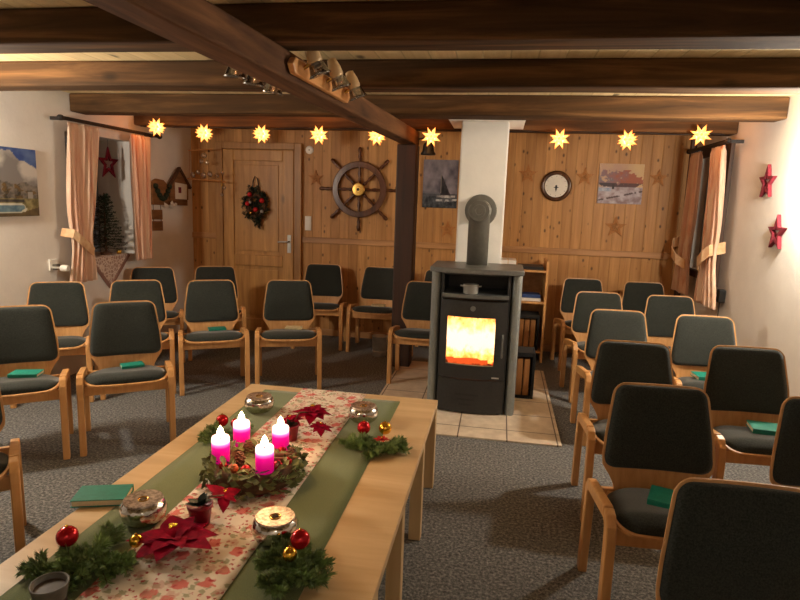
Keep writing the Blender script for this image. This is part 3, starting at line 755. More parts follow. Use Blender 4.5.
# moss base inside the ring
MB().lathe([(.095, .001), (.095, .05), (.06, .058), (.001, .06)], 28).build('moss', M['leaf'], wr)
def make_candle():
    t = thing('candle', 'candle', 'candle')
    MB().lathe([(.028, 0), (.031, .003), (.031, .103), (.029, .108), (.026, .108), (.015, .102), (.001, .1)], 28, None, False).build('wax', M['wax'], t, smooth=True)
    MB().tube([(0, 0, .098), (0, 0, .112)], .0015, 6).build('wick', M['black'], t)
    MB().lathe([(.0008, 0), (.007, .003), (.012, .011), (.0115, .02), (.007, .031), (.0008, .041)], 16, Matrix.Identity(4)).build('flame', M['candle_flame'], t, smooth=True, loc=(0, 0, .107))
    return t
c0 = make_candle()
for i, (x, y, lab) in enumerate([(-.925, 1.835, 'lit magenta candle at the left of the wreath, beside the cone'), (-.915, 1.985, 'lit magenta candle at the back left of the wreath, highest in the photo'),
                                 (-.757, 1.975, 'lit magenta candle at the back right of the wreath, before the far red pot'), (-.745, 1.795, 'lit magenta candle at the wreath\'s front, nearest the near right votive')]):
    o = c0 if i == 0 else copy_tree(c0); o.location = (x, y, RZ+.056); o['label'] = lab; o['group'] = 'four advent candles'
    l = bpy.data.lights.new('candle_light', 'POINT'); l.energy = 1.1; l.color = (1, .58, .26); l.shadow_soft_size = .015
    lo = bpy.data.objects.new('candle_light', l); col.objects.link(lo); lo.location = (x, y, RZ+.056+.2)
# red flower on the far right sprig
fl = thing('red_flower', 'small red artificial flower on the far right fir sprig', 'flower', (-.43, 2.265, RZ+.025))
a = MB(); bloom(a, None, (0, 0, 0), .042, 31, 0, 0, ((6, 1, .3), (5, .7, .7))); a.build('bloom', M['ribbon'], fl, smooth=True); MB().ball((0, 0, .012), .006, 8).build('stamen', M['gold'], fl)

# ------------------------------------------------------------------ stove
sv = thing('wood_stove', 'dark grey wood-burning stove with glowing window and flue pipe, on the hearth', 'stove', (-.14, 4.0, .012))
def SB(x0, x1, y0, y1, z0, z1, m=None): return (m or MB()).box(x0, x1, y0, y1, z0, z1)
H0 = .012
b = MB()
SB(-.235, .235, .02, .40, .0, .03, b); SB(-.235, .235, .37, .40, .03, .99, b)           # base, back
SB(-.235, -.215, .02, .37, .03, .99, b); SB(.215, .235, .02, .37, .03, .99, b)           # sides
SB(-.215, .215, .02, .37, .805, .822, b); SB(-.215, .215, .02, .37, .225, .25, b); SB(-.215, .215, .02, .37, .97, .99, b)
b.build('body', M['iron'], sv, bevel=.003)
ib = MB(); SB(-.213, -.2, .06, .36, .25, .8, ib); SB(.2, .213, .06, .36, .25, .8, ib); SB(-.2, .2, .35, .36, .25, .8, ib)
ib.box(-.2, .2, .03, .05, .245, .262).box(-.213, .213, .03, .05, .79, .82); ib.build('firebrick_and_light_block', M['soot'], sv)  # two plates added behind the door to block fire light leaking through its gaps
def bow(x): return -.045*(1-(x/.25)**2)
def bow_panel(x0, x1, z0, z1, y, th, m=None, n=14):
    m = m or MB(); vs = []; fs = []
    for i in range(n+1):
        x = x0+(x1-x0)*i/n; yy = y+bow(x)
        vs += [(x, yy, z0), (x, yy, z1), (x, yy+th, z1), (x, yy+th, z0)]
    for i in range(n):
        for q in range(4): fs.append((4*i+q, 4*i+(q+1) % 4, 4*i+4+(q+1) % 4, 4*i+4+q))
    fs += [(3,2,1,0), tuple(4*n+q for q in range(4))]; return m.add(vs, fs)
wx0, wx1, gz0, gz1 = -.183, .147, .352, .688
dr = bow_panel(-.232, wx0, .255, .80, .012, .025); bow_panel(wx1, .222, .255, .80, .012, .025, dr); bow_panel(wx0, wx1, .255, gz0, .012, .025, dr); bow_panel(wx0, wx1, gz1, .80, .012, .025, dr)
dro = dr.build('door', M['iron'], sv)
bow_panel(wx0, wx1, gz0, gz1, .022, .004).build('door_glass', M['stove_glass'], dro)
hm = MB(); hm.tube([(.2, -.02, .42), (.2, -.03, .44), (.2, -.03, .56), (.2, -.02, .58)], .007, 8); hm.build('door_handle', M['iron_top'], dro)
MB().lathe([(.018, 0), (.018, .008), (.001, .009)], 14, Matrix.Translation((-.01, -.036, .752)) @ Matrix.Rotation(PI/2, 4, 'X')).build('badge', M['iron_top'], dro)
MB().box(.14, .19, -.022, -.016, .268, .276).build('badge', M['steel'], dro)
dw = bow_panel(-.232, .222, .012, .248, .012, .025); dwo = dw.build('ash_drawer', M['iron'], sv)
sl = MB(); 
for (x0_, x1_, z) in ((-.105, .055, .135), (-.09, .035, .1), (-.075, .015, .065)): bow_panel(x0_, x1_, z, z+.012, .0105, .004, sl, 6)
sl.build('vent_slot', M['black'], dwo)
pl = bow_panel(-.225, .225, .822, .845, .0, .34); pl.build('warming_shelf', M['iron_top'], sv)
# top plate with bowed front
tp = MB(); n = 24; poly = []
for i in range(n+1):
    x = -.315+.63*i/n; poly.append((x, -.03-.05*(1-(x/.315)**2)))
poly += [(.315, .40), (-.315, .40)]
k = len(poly); vs = [(x, y, .99) for x, y in poly]+[(x, y, 1.025) for x, y in poly]
tp.add(vs, [tuple(range(k-1, -1, -1)), tuple(range(k, 2*k))]+[(i, (i+1) % k, k+(i+1) % k, k+i) for i in range(k)]); tp.build('top_plate', M['iron_top'], sv, bevel=.006)
for s_ in (-1, 1):
    cm = MB(); N = 20; ring = []
    for i in range(N): 
        a = 2*PI*i/N; cx_ = .037*math.copysign(abs(math.cos(a))**.8, math.cos(a)); cy_ = .19*math.copysign(abs(math.sin(a))**.35, math.sin(a)); ring.append((s_*.275+cx_, .2+cy_))
    cm.add([(x, y, 0) for x, y in ring]+[(x, y, .988) for x, y in ring], [tuple(range(N-1, -1, -1)), tuple(range(N, 2*N))]+[(i, (i+1) % N, N+(i+1) % N, N+i) for i in range(N)])
    cm.build('side_column', M['iron_grey'], sv)
# flue: vertical pipe, elbow with clean-out cap, rosette on the chimney
fp = MB().lathe([(.075, 1.025), (.075, 1.38), (.078, 1.385), (.078, 1.42)], 32, Matrix.Translation((-.012, .25, 0)), True)
fpo = fp.build('flue_pipe', M['pipe'], sv, smooth=False)
for p in fpo.data.polygons: p.use_smooth = len(p.vertices) == 4
RX = Matrix.Translation((-.012, .47, 1.405)) @ Matrix.Rotation(PI/2, 4, 'X')
e = MB().lathe([(.079, .0), (.079, .30), (.072, .306), (.07, .312), (.045, .312), (.043, .318), (.026, .318), (.024, .313), (.001, .313)], 56, RX); eo = e.build('elbow', M['pipe'], fpo) 
MB().lathe([(.118, -.001), (.118, .008), (.112, .016), (.085, .022)], 36, RX).build('rosette', M['pipe'], fpo)
# pot in the warming niche
pt = thing('small_pot', 'small shiny steel pot with two handles in the stove\'s warming niche', 'pot', (-.175, 4.03, H0+.846))
MB().lathe([(.045, 0), (.05, .004), (.052, .06), (.055, .062), (.05, .062), (.047, .01), (.001, .008)], 28, None, False).build('bowl', M['steel'], pt, smooth=True)
for s_ in (-1, 1): MB().tube([(s_*.051, -.015, .05), (s_*.07, -.013, .052), (s_*.07, .013, .052), (s_*.051, .015, .05)], .004, 6).build('handle', M['steel'], pt)
# fire in the box
fi = thing('fire', 'bright yellow log fire burning behind the stove window', 'fire', (-.155, 4.16, H0+.2505))
rng = random.Random(9)
for (x, y, a, r) in ((-.02, -.02, .1, .032), (.03, .06, -.25, .03), (-.05, .08, .5, .028)):
    ca, sa = math.cos(a), math.sin(a); L = .14
    MB().tube([(x-ca*L, y-sa*L, .06 + r*.4), (x+ca*L*.2, y+sa*L*.2, .062+r*.5), (x+ca*L, y+sa*L, .066+r*.4)], [r, r*1.05, r*.9], 9).build('log', M['ember'], fi)
MB().box(-.17, .17, -.08, .15, .002, .06).build('ember_bed', M['ember'], fi, bevel=.01)
fm = 0
for i in range(15):
    x = -.155+.31*i/14+rng.uniform(-.012, .012); y = rng.uniform(.0, .12); h = rng.uniform(.38, .46); w_ = rng.uniform(.035, .05)
    pts = []; rs = []
    for q in range(10):
        t_ = q/9; pts.append((x+.018*math.sin(t_*5+i), y+.01*math.cos(t_*4+i*2), .005+h*t_)); rs.append(max(.001, w_*math.sin(PI*(.2+.8*t_))**.8*(1-.2*t_)))
    m_ = MB().tube(pts, rs, 10); m_.build('flame', M['flame'], fi, smooth=True, loc=(0, 0, .075))
l = bpy.data.lights.new('fire_light', 'AREA'); l.shape = 'RECTANGLE'; l.size = .3; l.size_y = .3; l.energy = 7; l.color = (1, .5, .18)
lo = bpy.data.objects.new('fire_light', l); col.objects.link(lo); lo.location = (-.155, 4.07, .55); lo.rotation_euler = (PI/2, 0, 0)

# ------------------------------------------------------------------ shelf unit and firewood holders right of the stove
sh = thing('shelf_unit', 'low open pine shelf unit against the pine wall, right of the stove', 'shelf', (.22, 5.62, 0))
for x in (-.29, .22): MB().box(x, x+.022, -.06, .34, 0, .965).build('side_panel', M['pine_shelf'], sh, bevel=.003)
for z in (.09, .56, .855): MB().box(-.268, .22, -.055, .34, z, z+.02).build('shelf_board', M['pine_shelf'], sh, bevel=.002)
MB().box(-.268, .22, .33, .34, .09, .9).build('back_panel', M['pine_shelf'], sh)
tag(MB().box(.185, .42, 5.6, 5.85, .876, .905).build('black_folder', M['black'], bevel=.003), 'flat black folder on top of the pine shelf unit', 'folder')
bx = thing('paper_parcel', 'flat white parcel lying high behind the stove\'s right end', 'parcel', (.115, 5.68, .876))
MB().box(-.10, .05, -.04, .2, 0, .075).build('wrapping', M['white'], bx, bevel=.004); MB().box(-.03, -.02, -.042, .202, -.0, .077).build('tape', M['paper'], bx)
bx = thing('grey_box', 'grey-green upright box on the middle board of the shelf unit', 'box', (.12, 5.72, .58))
MB().box(-.09, .09, -.08, .12, 0, .19).build('carton', M['box_grey'], bx, bevel=.003); MB().box(-.092, .092, -.082, .122, .19, .21).build('lid', M['box_grey'], bx, bevel=.003)
make_book('blue book lying uppermost on the shelf unit\'s middle board', (.32, 5.68, .611), math.radians(92), 'book_blue', (.16, .17, .03))
make_book('white book lying below the blue book on the shelf unit', (.32, 5.68, .581), math.radians(90), 'book_white', (.17, .18, .028))
def wood_holder(label, x, y, z, w, h, dp):
    t = thing('firewood_holder', label, 'firewood holder', (x, y, z))
    f = MB(); k = .022
    f.box(-w/2, -w/2+k, 0, dp, 0, h).box(w/2-k, w/2, 0, dp, 0, h).box(-w/2+k, w/2-k, 0, dp, 0, k).box(-w/2+k, w/2-k, 0, dp, h-k*1.6, h).box(-w/2+k, w/2-k, dp-.01, dp, k, h-k*1.6)
    f.build('frame', M['wicker'], t, bevel=.004)
    return t
def log(label, x, y, z, w, dp, h, mat='log'):
    rng = random.Random(int(x*1000)); poly = [(-w/2, 0), (w/2*.9, .003), (w/2, dp*.7), (.1*w, dp), (-w/2*.95, dp*.8)]; k = len(poly)
    m = MB().add([(a, b_, 0) for a, b_ in poly]+[(a*.97, b_, h+rng.uniform(-.008, .0)) for a, b_ in poly], [tuple(range(k-1, -1, -1)), tuple(range(k, 2*k))]+[(i, (i+1) % k, k+(i+1) % k, k+i) for i in range(k)])
    o = m.build('firewood_log', M[mat], bevel=.003, loc=(x, y, z)); tag(o, label, 'firewood', 'split logs in the holders')
wood_holder('black holder with split logs standing in the shelf unit', .305, 5.585, .1105, .22, .34, .22)
for i in range(3): log(('left', 'middle', 'right')[i]+' split log in the black holder inside the shelf unit', .305-.055+.055*i, 5.6, .1335, .05, .12, .27)
wood_holder('black holder with split logs on the hearth beside the stove\'s right rear', .235, 4.42, H0, .17, .36, .2)
for i in range(2): log(('left', 'right')[i]+' split log in the black holder on the hearth', .21+.052*i, 4.43, H0+.023, .047, .12, .29)
# metal bucket beside the post
bk = thing('metal_bucket', 'small dull metal bucket standing behind the chairs, left of the post', 'bucket', (-1.07, 5.38, 0))
MB().lathe([(.06, 0), (.064, .004), (.072, .19), (.076, .195), (.07, .195), (.06, .01), (.001, .009)], 28, None, False).build('body', M['tin'], bk, smooth=True)
for z in (.05, .14): MB().tube([(.0675*math.cos(a*PI/14), .0675*math.sin(a*PI/14), z) for a in range(28)], .004, 6, closed=True).build('band', M['tin'], bk)

# ------------------------------------------------------------------ things on the pine wall
W = YB - .001
wh = thing('ship_helm', 'dark wooden ship\'s wheel with brass hub on the pine wall', 'ship wheel', (-1.455, W, 1.567))
RY = Matrix.Rotation(PI/2, 4, 'X')
circ = lambda r, n=48: [(r*math.cos(2*PI*k/n), r*math.sin(2*PI*k/n)) for k in range(n)]
MB().ring_prism(circ(.285), circ(.232), -.055, -.02).build('rim', M['wheel'], wh, bevel=.008)
MB().ring_prism(circ(.24), circ(.222), -.06, -.015).build('rim_ring', M['wheel'], wh, bevel=.004)
MB().lathe([(.06, 0), (.062, .065), (.05, .075), (.001, .076)], 28, RY).build('hub', M['wheel'], wh)
MB().lathe([(.068, .07), (.068, .078), (.06, .084), (.03, .085), (.028, .09), (.014, .09), (.012, .086), (.001, .086)], 32, RY).build('hub_plate', M['brass'], wh)
MB().lathe([(.011, .086), (.011, .091), (.001, .0915)], 12, RY).build('hub_hole', M['black'], wh)
for i in range(8):
    a = i*PI/4; prof = [(.014, .05), (.018, .09), (.011, .12), (.019, .16), (.012, .2), (.016, .23), (.016, .285), (.01, .295), (.019, .33), (.013, .36), (.021, .395), (.015, .42), (.004, .426)]
    MB().lathe(prof, 10, Matrix.Translation((0, -.038, 0)) @ Matrix.Rotation(PI/2-a, 4, 'Y')).build('spoke', M['wheel'], wh, smooth=True)
# clock
ck = thing('wall_clock', 'round wall clock with dark wooden rim and pale face', 'clock', (.51, W, 1.66))
MB().lathe([(.146, 0), (.148, .02), (.14, .036), (.124, .04), (.112, .03), (.108, .02)], 48, RY, False).build('rim', M['clock_rim'], ck, smooth=True)
MB().lathe([(.112, 0), (.112, .02), (.001, .021)], 48, RY).build('face', M['clock_face'], ck)
hn = MB(); hn.prism([(-.004, .0), (.004, 0), (.009, -.03), (.0, -.055), (-.009, -.03)], -.026, -.023); hn.prism([(-.028, -.012), (0, -.004), (.028, -.014), (.0, -.022)], -.028, -.025)
hn.lathe([(.01, .022), (.01, .03), (.001, .03)], 12, RY); hn.build('clock_hand', M['black'], ck)
tk = MB()
for i in range(12):
    a = i*PI/6; tk.box(-.002, .002, -.0225, -.0215, .088, .1, Matrix.Rotation(a, 4, 'Y'))
tk.build('hour_mark', M['box_grey'], ck)
# paintings : painted grids
def fbm(x, y, s, o=0): return noise.fractal((x*s+o, y*s-o, o*1.3), 1.0, 2.0, 5)
def lerp(a, b, t_): t_ = max(0, min(1, t_)); return tuple(p+(q-p)*t_ for p, q in zip(a, b))
def painting(name, label, Mx, w, h, fn, edge='white', nx=90, ny=70, cat='painting'):
    """canvas in local x (width), z (height), facing -y"""
    t = bpy.data.objects.new(name, None); col.objects.link(t); t.matrix_world = Mx; tag(t, label, cat)
    MB().box(-w/2, w/2, -.022, 0, -h/2, h/2).build('canvas', M[edge], t, bevel=.002)
    m = MB(); vs = []; cs = []; fs = []
    for j in range(ny+1):
        for i in range(nx+1):
            u, v_ = i/nx, j/ny; vs.append(((u-.5)*w*.995, -.0235, (v_-.5)*h*.995)); cs.append(fn(u, v_))
    for j in range(ny):
        for i in range(nx): a = j*(nx+1)+i; fs.append((a, a+1, a+nx+2, a+nx+1))
    m.add(vs, fs); m.c = cs; m.build('picture', PM, t)
    return t
PM = paint_mat('oil_paint')
def ship_pic(u, v):
    n1 = fbm(u, v, 4, 2); n2 = fbm(u, v, 13, 5)
    c = lerp(srgb(56, 54, 64), srgb(140, 132, 138), .5+.6*n1+.3*(1-abs(u-.45)*3)*(v > .6))
    if v < .3: c = lerp(srgb(26, 30, 36), srgb(96, 100, 104), .3+.6*n2)
    if .24 < v < .34 and u < .45: c = lerp(c, srgb(92, 92, 98), .5)
    # sails
    x = u-.52
    if .27 < v < .68 and 0 < x < .26*(.68-v)/.41+.03: c = lerp(srgb(20, 20, 24), srgb(52, 48, 50), .5+n2)
    if .3 < v < .7 and abs(x-.0-.01) < .012: c = srgb(120, 112, 104)
    if .2 < v < .27 and .42 < u < .95 and v > .21+.03*abs(u-.68): c = lerp(srgb(202, 198, 190), srgb(120, 116, 112), .4+n2)
    if .1 < v < .2 and abs(v-(.15+.22*(u-.62)**2)) < .022 and u > .38: c = lerp(srgb(196, 196, 192), srgb(90, 92, 96), .3+n2*1.5)
    return c
painting('painting', 'dark painting of a sailing boat in rough sea, left of the chimney', Matrix.Translation((-.625, W, 1.648)), .35, .475, ship_pic, 'black')
def winter_pic(u, v):
    n1 = fbm(u, v, 2.2, 1); n2 = fbm(u, v, 8, 8)*.7
    c = lerp(srgb(186, 150, 132), srgb(214, 182, 134), u+.5*n1)
    if .38 < v < .85:
        tree = .62+.2*fbm(u, .3, 5, 4)-abs(v-.6)*.7-(u > .4)*.06
        if tree+n2*.5 > .42: c = lerp(srgb(120, 112, 124), srgb(168, 96, 70), u*1.2+n2)
        if v < .52 and n2 > .0: c = lerp(srgb(58, 52, 60), srgb(96, 60, 52), u)
    if v <= .42:
        c = lerp(srgb(198, 190, 196), srgb(146, 124, 126), .45+n2*1.4+n1*.4)
        if .3 < v < .4 and u < .3: c = lerp(srgb(120, 140, 172), srgb(206, 208, 214), .5+n2)
        if abs(v-(.15+.25*(u-.3)))<.02 and n2 > -.1: c = srgb(86, 70, 70)
    if .36 < v < .5 and abs(u-.33) < .03: c = srgb(56, 44, 46)
    return c
painting('painting', 'light painting of a snowy village with red trees, right of the clock', Matrix.Translation((1.108, W, 1.697)), .405, .375, winter_pic)
def lake_pic(u, v):
    n1 = fbm(u, v, 4, 3); n2 = fbm(u, v, 13, 6)
    c = lerp(srgb(52, 78, 138), srgb(100, 124, 172), .4+n1)
    ridge = .97-.9*max(0, u-.62)+.45*max(0, u-.80)+.05*n1+.02*n2
    if v < ridge: c = lerp(srgb(128, 124, 122), srgb(196, 190, 182), .5+n1*1.2+2.2*(v-ridge+.15))
    if v < .60-.12*u+.1*n1: c = lerp(srgb(84, 80, 76), srgb(142, 132, 122), .45+n2)
    if .22 < v < .5-.12*(u > .8) and math.sin(u*38)+n2*3 > .45-(.42-v)*6: c = lerp(srgb(42, 44, 38), srgb(112, 88, 52), .35+n2*1.2)
    if .27 < v < .36 and .84 < u < .92: c = srgb(150, 146, 140)
    if v < .27: c = lerp(srgb(96, 88, 54), srgb(150, 140, 98), .5+n2)
    if .05 < v < .2 and u < .82+n2*.06-abs(v-.12)*.9: c = lerp(srgb(186, 184, 168), srgb(206, 202, 186), .5+n2)
    if .07 < v < .17 and u < .78+n2*.06-abs(v-.12)*.9: c = lerp(srgb(66, 96, 116), srgb(110, 136, 146), .5+n2)
    if .205 < v < .25 and u < .78: c = lerp(srgb(44, 42, 42), srgb(78, 72, 66), .5+n2)
    if v < .05+.3*max(0, u-.72): c = lerp(srgb(74, 62, 42), srgb(100, 84, 56), .5+n2)
    return c
painting('painting', 'landscape painting of mountains and a lake, on the white left wall', Matrix.Translation((XL+.001, 3.53, 1.505)) @ Matrix.Rotation(PI/2, 4, 'Z'), .6, .465, lake_pic, 'black')
# straw stars
def star_poly(R, r, n=5, rot=PI/2): return [((R if k % 2 == 0 else r)*math.cos(rot+k*PI/n), (R if k % 2 == 0 else r)*math.sin(rot+k*PI/n)) for k in range(2*n)]
for (x, z, R, lab) in ((.234, 1.765, .095, 'straw star on the pine wall between chimney and clock'), (.775, 1.755, .09, 'straw star on the pine wall between clock and snowy painting'), (1.10, 1.285, .105, 'straw star on the pine wall under the snowy painting'),
                       (-.53, 1.195, .09, 'straw star under the sailing boat painting'), (-1.93, 1.67, .085, 'straw star on the pine wall left of the ship\'s wheel'), (1.45, 1.76, .085, 'straw star on the pine wall right of the snowy painting')):
    m = MB(); o_ = star_poly(R, R*.42); i_ = star_poly(R*.72, R*.28); m.ring_prism(o_, star_poly(R*.5, R*.2), -.012, 0)
    pts = [(R*1.0*math.cos(PI/2+2*PI*k/5), R*1.0*math.sin(PI/2+2*PI*k/5)) for k in range(5)]
    for k in range(5):
        a = pts[k]; m.bar([(a[0], -.014, a[1]), (0, -.014, 0)], .004, .006, (0, 1, 0))
    o = m.build('straw_star', M['straw'], loc=(x, W, z)); tag(o, lab, 'star ornament', 'straw stars on the pine wall')
# light switch, white disc
sw = thing('light_switch', 'white double light switch plate right of the door', 'light switch', (-2.01, W, 1.2))
MB().box(-.035, .035, -.012, 0, -.075, .075).build('plate', M['white'], sw, bevel=.004)
for z in (-.036, .036): MB().box(-.024, .024, -.019, -.012, z-.028, z+.028).build('rocker', M['white'], sw, bevel=.003)
ds = thing('smoke_alarm', 'small round white disc high on the pine wall, above the light switch', 'disc', (-2.0, W, 1.955))
MB().lathe([(.042, 0), (.042, .012), (.03, .018), (.001, .018)], 24, RY).build('cover', M['white'], ds, smooth=False); MB().lathe([(.008, .018), (.008, .02), (.001, .02)], 10, RY).build('button', M['box_grey'], ds)
# wreath on the door
dwz = thing('door_wreath', 'dark evergreen wreath with red and silver ornaments hanging on the pine door', 'wreath', (-2.56, yf-.004, 1.365))
rng = random.Random(3); a = MB(); b = MB(); core = [(.095*math.cos(2*PI*k/24), -.035, .11*math.sin(2*PI*k/24)) for k in range(24)]
MB().tube(core, .022, 8, closed=True).build('ring', M['bark'], dwz)
for i in range(60):
    k = rng.random()*2*PI; r = rng.uniform(.05, .12); p = (r*math.cos(k), -.04, r*1.1*math.sin(k)); k2 = k+rng.uniform(-.5, .9); q = (rng.uniform(.12, .165)*math.cos(k2), rng.uniform(-.075, -.015), rng.uniform(.13, .18)*math.sin(k2))
    twig(a, b, p, q, .03, 50, rng, wid=.003)
for i in range(8): twig(a, b, (rng.uniform(-.02, .05), -.04, -.12), (rng.uniform(0, .06), -.04, rng.uniform(-.24, -.19)), .03, 50, rng, wid=.003)
for i in range(8): twig(a, b, (rng.uniform(-.08, .0), -.04, .1), (rng.uniform(-.1, .02), -.04, rng.uniform(.17, .21)), .03, 50, rng, wid=.003)
for m_ in (a, b): m_.v = [(x, min(y, -.001), z) for x, y, z in m_.v]
for i in range(26):
    k = rng.random()*2*PI; p = (rng.uniform(-.05, .05), -.03, rng.uniform(-.06, .06)); twig(a, b, p, (p[0]+.07*math.cos(k), -.06, p[2]+.08*math.sin(k)), .028, 45, rng, wid=.003)
for m_ in (a, b): m_.v = [(x, min(y, -.001), z) for x, y, z in m_.v]
a.build('twigs', M['bark'], dwz); b.build('needles', M['fir_dark'], dwz)
MB().tube([(-.05, -.012, .12), (-.04, -.012, .26), (-.02, -.012, .305), (.01, -.012, .28), (.03, -.012, .12)], .006, 6).build('hanger', M['black'], dwz)
for (x, z, r, mt) in ((-.075, .02, .024, 'ribbon'), (-.045, .035, .016, 'tin'), (.085, .055, .026, 'ribbon'), (.015, -.04, .026, 'ribbon'), (-.05, .115, .024, 'ribbon'), (-.04, -.075, .02, 'brass'), (.085, -.055, .018, 'tin')):
    MB().ball((x, -.085, z), r, 12).build('ornament', M[mt], dwz, smooth=True)
# hanging mobile left of the door
mbl = thing('hanging_mobile', 'faint hanging mobile of wooden rods and glass pieces left of the door', 'mobile', (-3.02, 5.8, 0))
rods = MB()
MB().tube([(-.2, 0, 1.905), (.06, 0, 1.925)], .007, 6).build('rod', M['straw'], mbl); MB().tube([(-.22, 0, 1.62), (.2, 0, 1.60)], .007, 6).build('rod', M['straw'], mbl)
MB().tube([(-.08, 0, 1.92), (-.08, 0, 2.2)], .0025, 5).build('cord', M['straw'], mbl)
sg = MB(); sg.tube([(-.19, 0, 1.906), (-.2, 0, 1.62)], .002, 5); sg.tube([(.05, 0, 1.924), (.17, 0, 1.60)], .002, 5); sg.build('cord', M['straw'], mbl)
rng = random.Random(2)
for (x, z, r) in ((-.03, 1.86, .03), (-.06, 1.80, .025), (.0, 1.79, .022), (-.16, 1.66, .03), (-.1, 1.69, .026), (-.04, 1.66, .032), (.03, 1.67, .03), (.11, 1.66, .024), (.17, 1.69, .02), (.185, 1.54, .022), (.16, 1.47, .02)):
    m_ = MB().ball((x, 0, z), r, 10, (1, .4, 1)); m_.tube([(x, 0, z+r), (x, 0, z+r+.05)], .0015, 4); m_.build('glass_drop', M['lamp_glass'], mbl, smooth=True)

# ------------------------------------------------------------------ curtains
def curtain(label, X, yt0, yt1, yb0, yb1, zt, zb, tie, seed, gather, squeeze=.3):
    """hangs in the plane x=X; gathers at 'tie' height toward y=gather"""
    t = thing('curtain', label, 'curtain', (X, (yt0+yt1)/2, zt)); cx, cy, cz = t.location
    nz, ny = 60, 72; vs = []; fs = []
    for j in range(nz+1):
        f = j/nz; z = zt+(zb-zt)*f
        lo = yt0+(yb0-yt0)*f; hi = yt1+(yb1-yt1)*f
        if tie:
            g = math.exp(-((z-tie)/.2)**2)*squeeze
            lo = lo+(gather-lo)*g; hi = hi+(gather-hi)*g
        head = .35 if f < .03 else 1
        for i in range(ny+1):
            u = i/ny; y = lo+(hi-lo)*u
            amp = .022*(.6+.5*f)*(head)
            x = amp*math.sin(u*2*PI*6.5+.8*math.sin(f*3+seed)+seed) + .008*math.sin(u*29+f*4+seed)
            y += .006*math.sin(f*5+i*.4)
            vs.append((x, y-cy, z-cz))
    for j in range(nz):
        for i in range(ny): a = j*(ny+1)+i; fs.append((a, a+1, a+ny+2, a+ny+1))
    o = MB().add(vs, fs).build('drape', M['curtain'], t, smooth=True); s = o.modifiers.new('th', 'SOLIDIFY'); s.thickness = .004
    return t
def tieback(t, pts, w):
    cx, cy, cz = t.location; m = MB(); vs = []; fs = []
    for (x, y, z) in pts: 
        for s_ in (-1, 1): vs.append((x-cx, y-cy+s_*.012, z-cz+s_*w/2))
    for i in range(len(pts)-1): fs.append((2*i, 2*i+1, 2*i+3, 2*i+2))
    o = m.add(vs, fs).build('tieback', M['tieback'], t); s = o.modifiers.new('th', 'SOLIDIFY'); s.thickness = .008
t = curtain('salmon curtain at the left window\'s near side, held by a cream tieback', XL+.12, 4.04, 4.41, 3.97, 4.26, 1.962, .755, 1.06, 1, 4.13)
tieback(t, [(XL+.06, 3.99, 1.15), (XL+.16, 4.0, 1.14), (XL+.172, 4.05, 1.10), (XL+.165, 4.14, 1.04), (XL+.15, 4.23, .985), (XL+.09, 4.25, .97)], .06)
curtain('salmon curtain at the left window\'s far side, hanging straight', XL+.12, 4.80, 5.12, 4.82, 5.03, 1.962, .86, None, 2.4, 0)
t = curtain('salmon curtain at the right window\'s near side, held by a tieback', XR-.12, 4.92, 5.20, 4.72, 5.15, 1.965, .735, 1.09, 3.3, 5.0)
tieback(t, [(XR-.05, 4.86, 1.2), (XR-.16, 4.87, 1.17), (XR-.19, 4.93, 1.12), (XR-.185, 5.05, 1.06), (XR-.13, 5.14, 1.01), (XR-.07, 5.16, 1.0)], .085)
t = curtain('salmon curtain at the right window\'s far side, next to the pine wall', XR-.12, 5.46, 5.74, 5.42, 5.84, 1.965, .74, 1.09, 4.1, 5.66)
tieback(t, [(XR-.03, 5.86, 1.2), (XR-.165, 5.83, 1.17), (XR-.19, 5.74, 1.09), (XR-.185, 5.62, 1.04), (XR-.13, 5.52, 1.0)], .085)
def rod(label, X, wx, y0, y1, z):
    t = thing('curtain_rod', label, 'curtain rod', (X, (y0+y1)/2, z)); h = (y1-y0)/2
    MB().tube([(0, -h, 0), (0, h, 0)], .014, 10).build('pole', M['cable'], t)
    for s_ in (-1, 1): MB().ball((0, s_*h, 0), .022, 10, (1, 1.4, 1)).build('finial', M['cable'], t, smooth=True)
    for s_ in (-1, 1): MB().box(min(0, wx-X), max(0, wx-X), s_*h*.92-.012, s_*h*.92+.012, -.012, .012).build('bracket', M['cable'], t)
    return t
rod('dark curtain rod with finials above the left window', XL+.12, XL, 3.98, 5.26, 1.985)
rod('dark curtain rod above the right window', XR-.12, XR, 4.87, 5.82, 1.99)

# ------------------------------------------------------------------ left window niche and wall things
def RZX(): return Matrix.Rotation(PI/2, 4, 'Z')
tr = thing('small_fir_tree', 'little dark artificial fir tree standing on the left window sill', 'tree', (XL-.10, 4.72, wz0+.006))
rng = random.Random(8); a = MB(); b = MB(); a.tube([(0, 0, 0), (0, 0, .54)], [.012, .003], 6); a.lathe([(.05, 0), (.05, .02), (.012, .03)], 14)
for i in range(75):
    z = .06+.45*(i/75); L = .155*(1-(z-.06)/.5)+.02; an = i*2.4
    twig(a, b, (0, 0, z), (L*math.cos(an), L*math.sin(an), z+.02-.03*(1-i/75)), .026, 60, rng, wid=.003)
a.build('trunk', M['bark'], tr); b.build('needles', M['fir_dark'], tr)
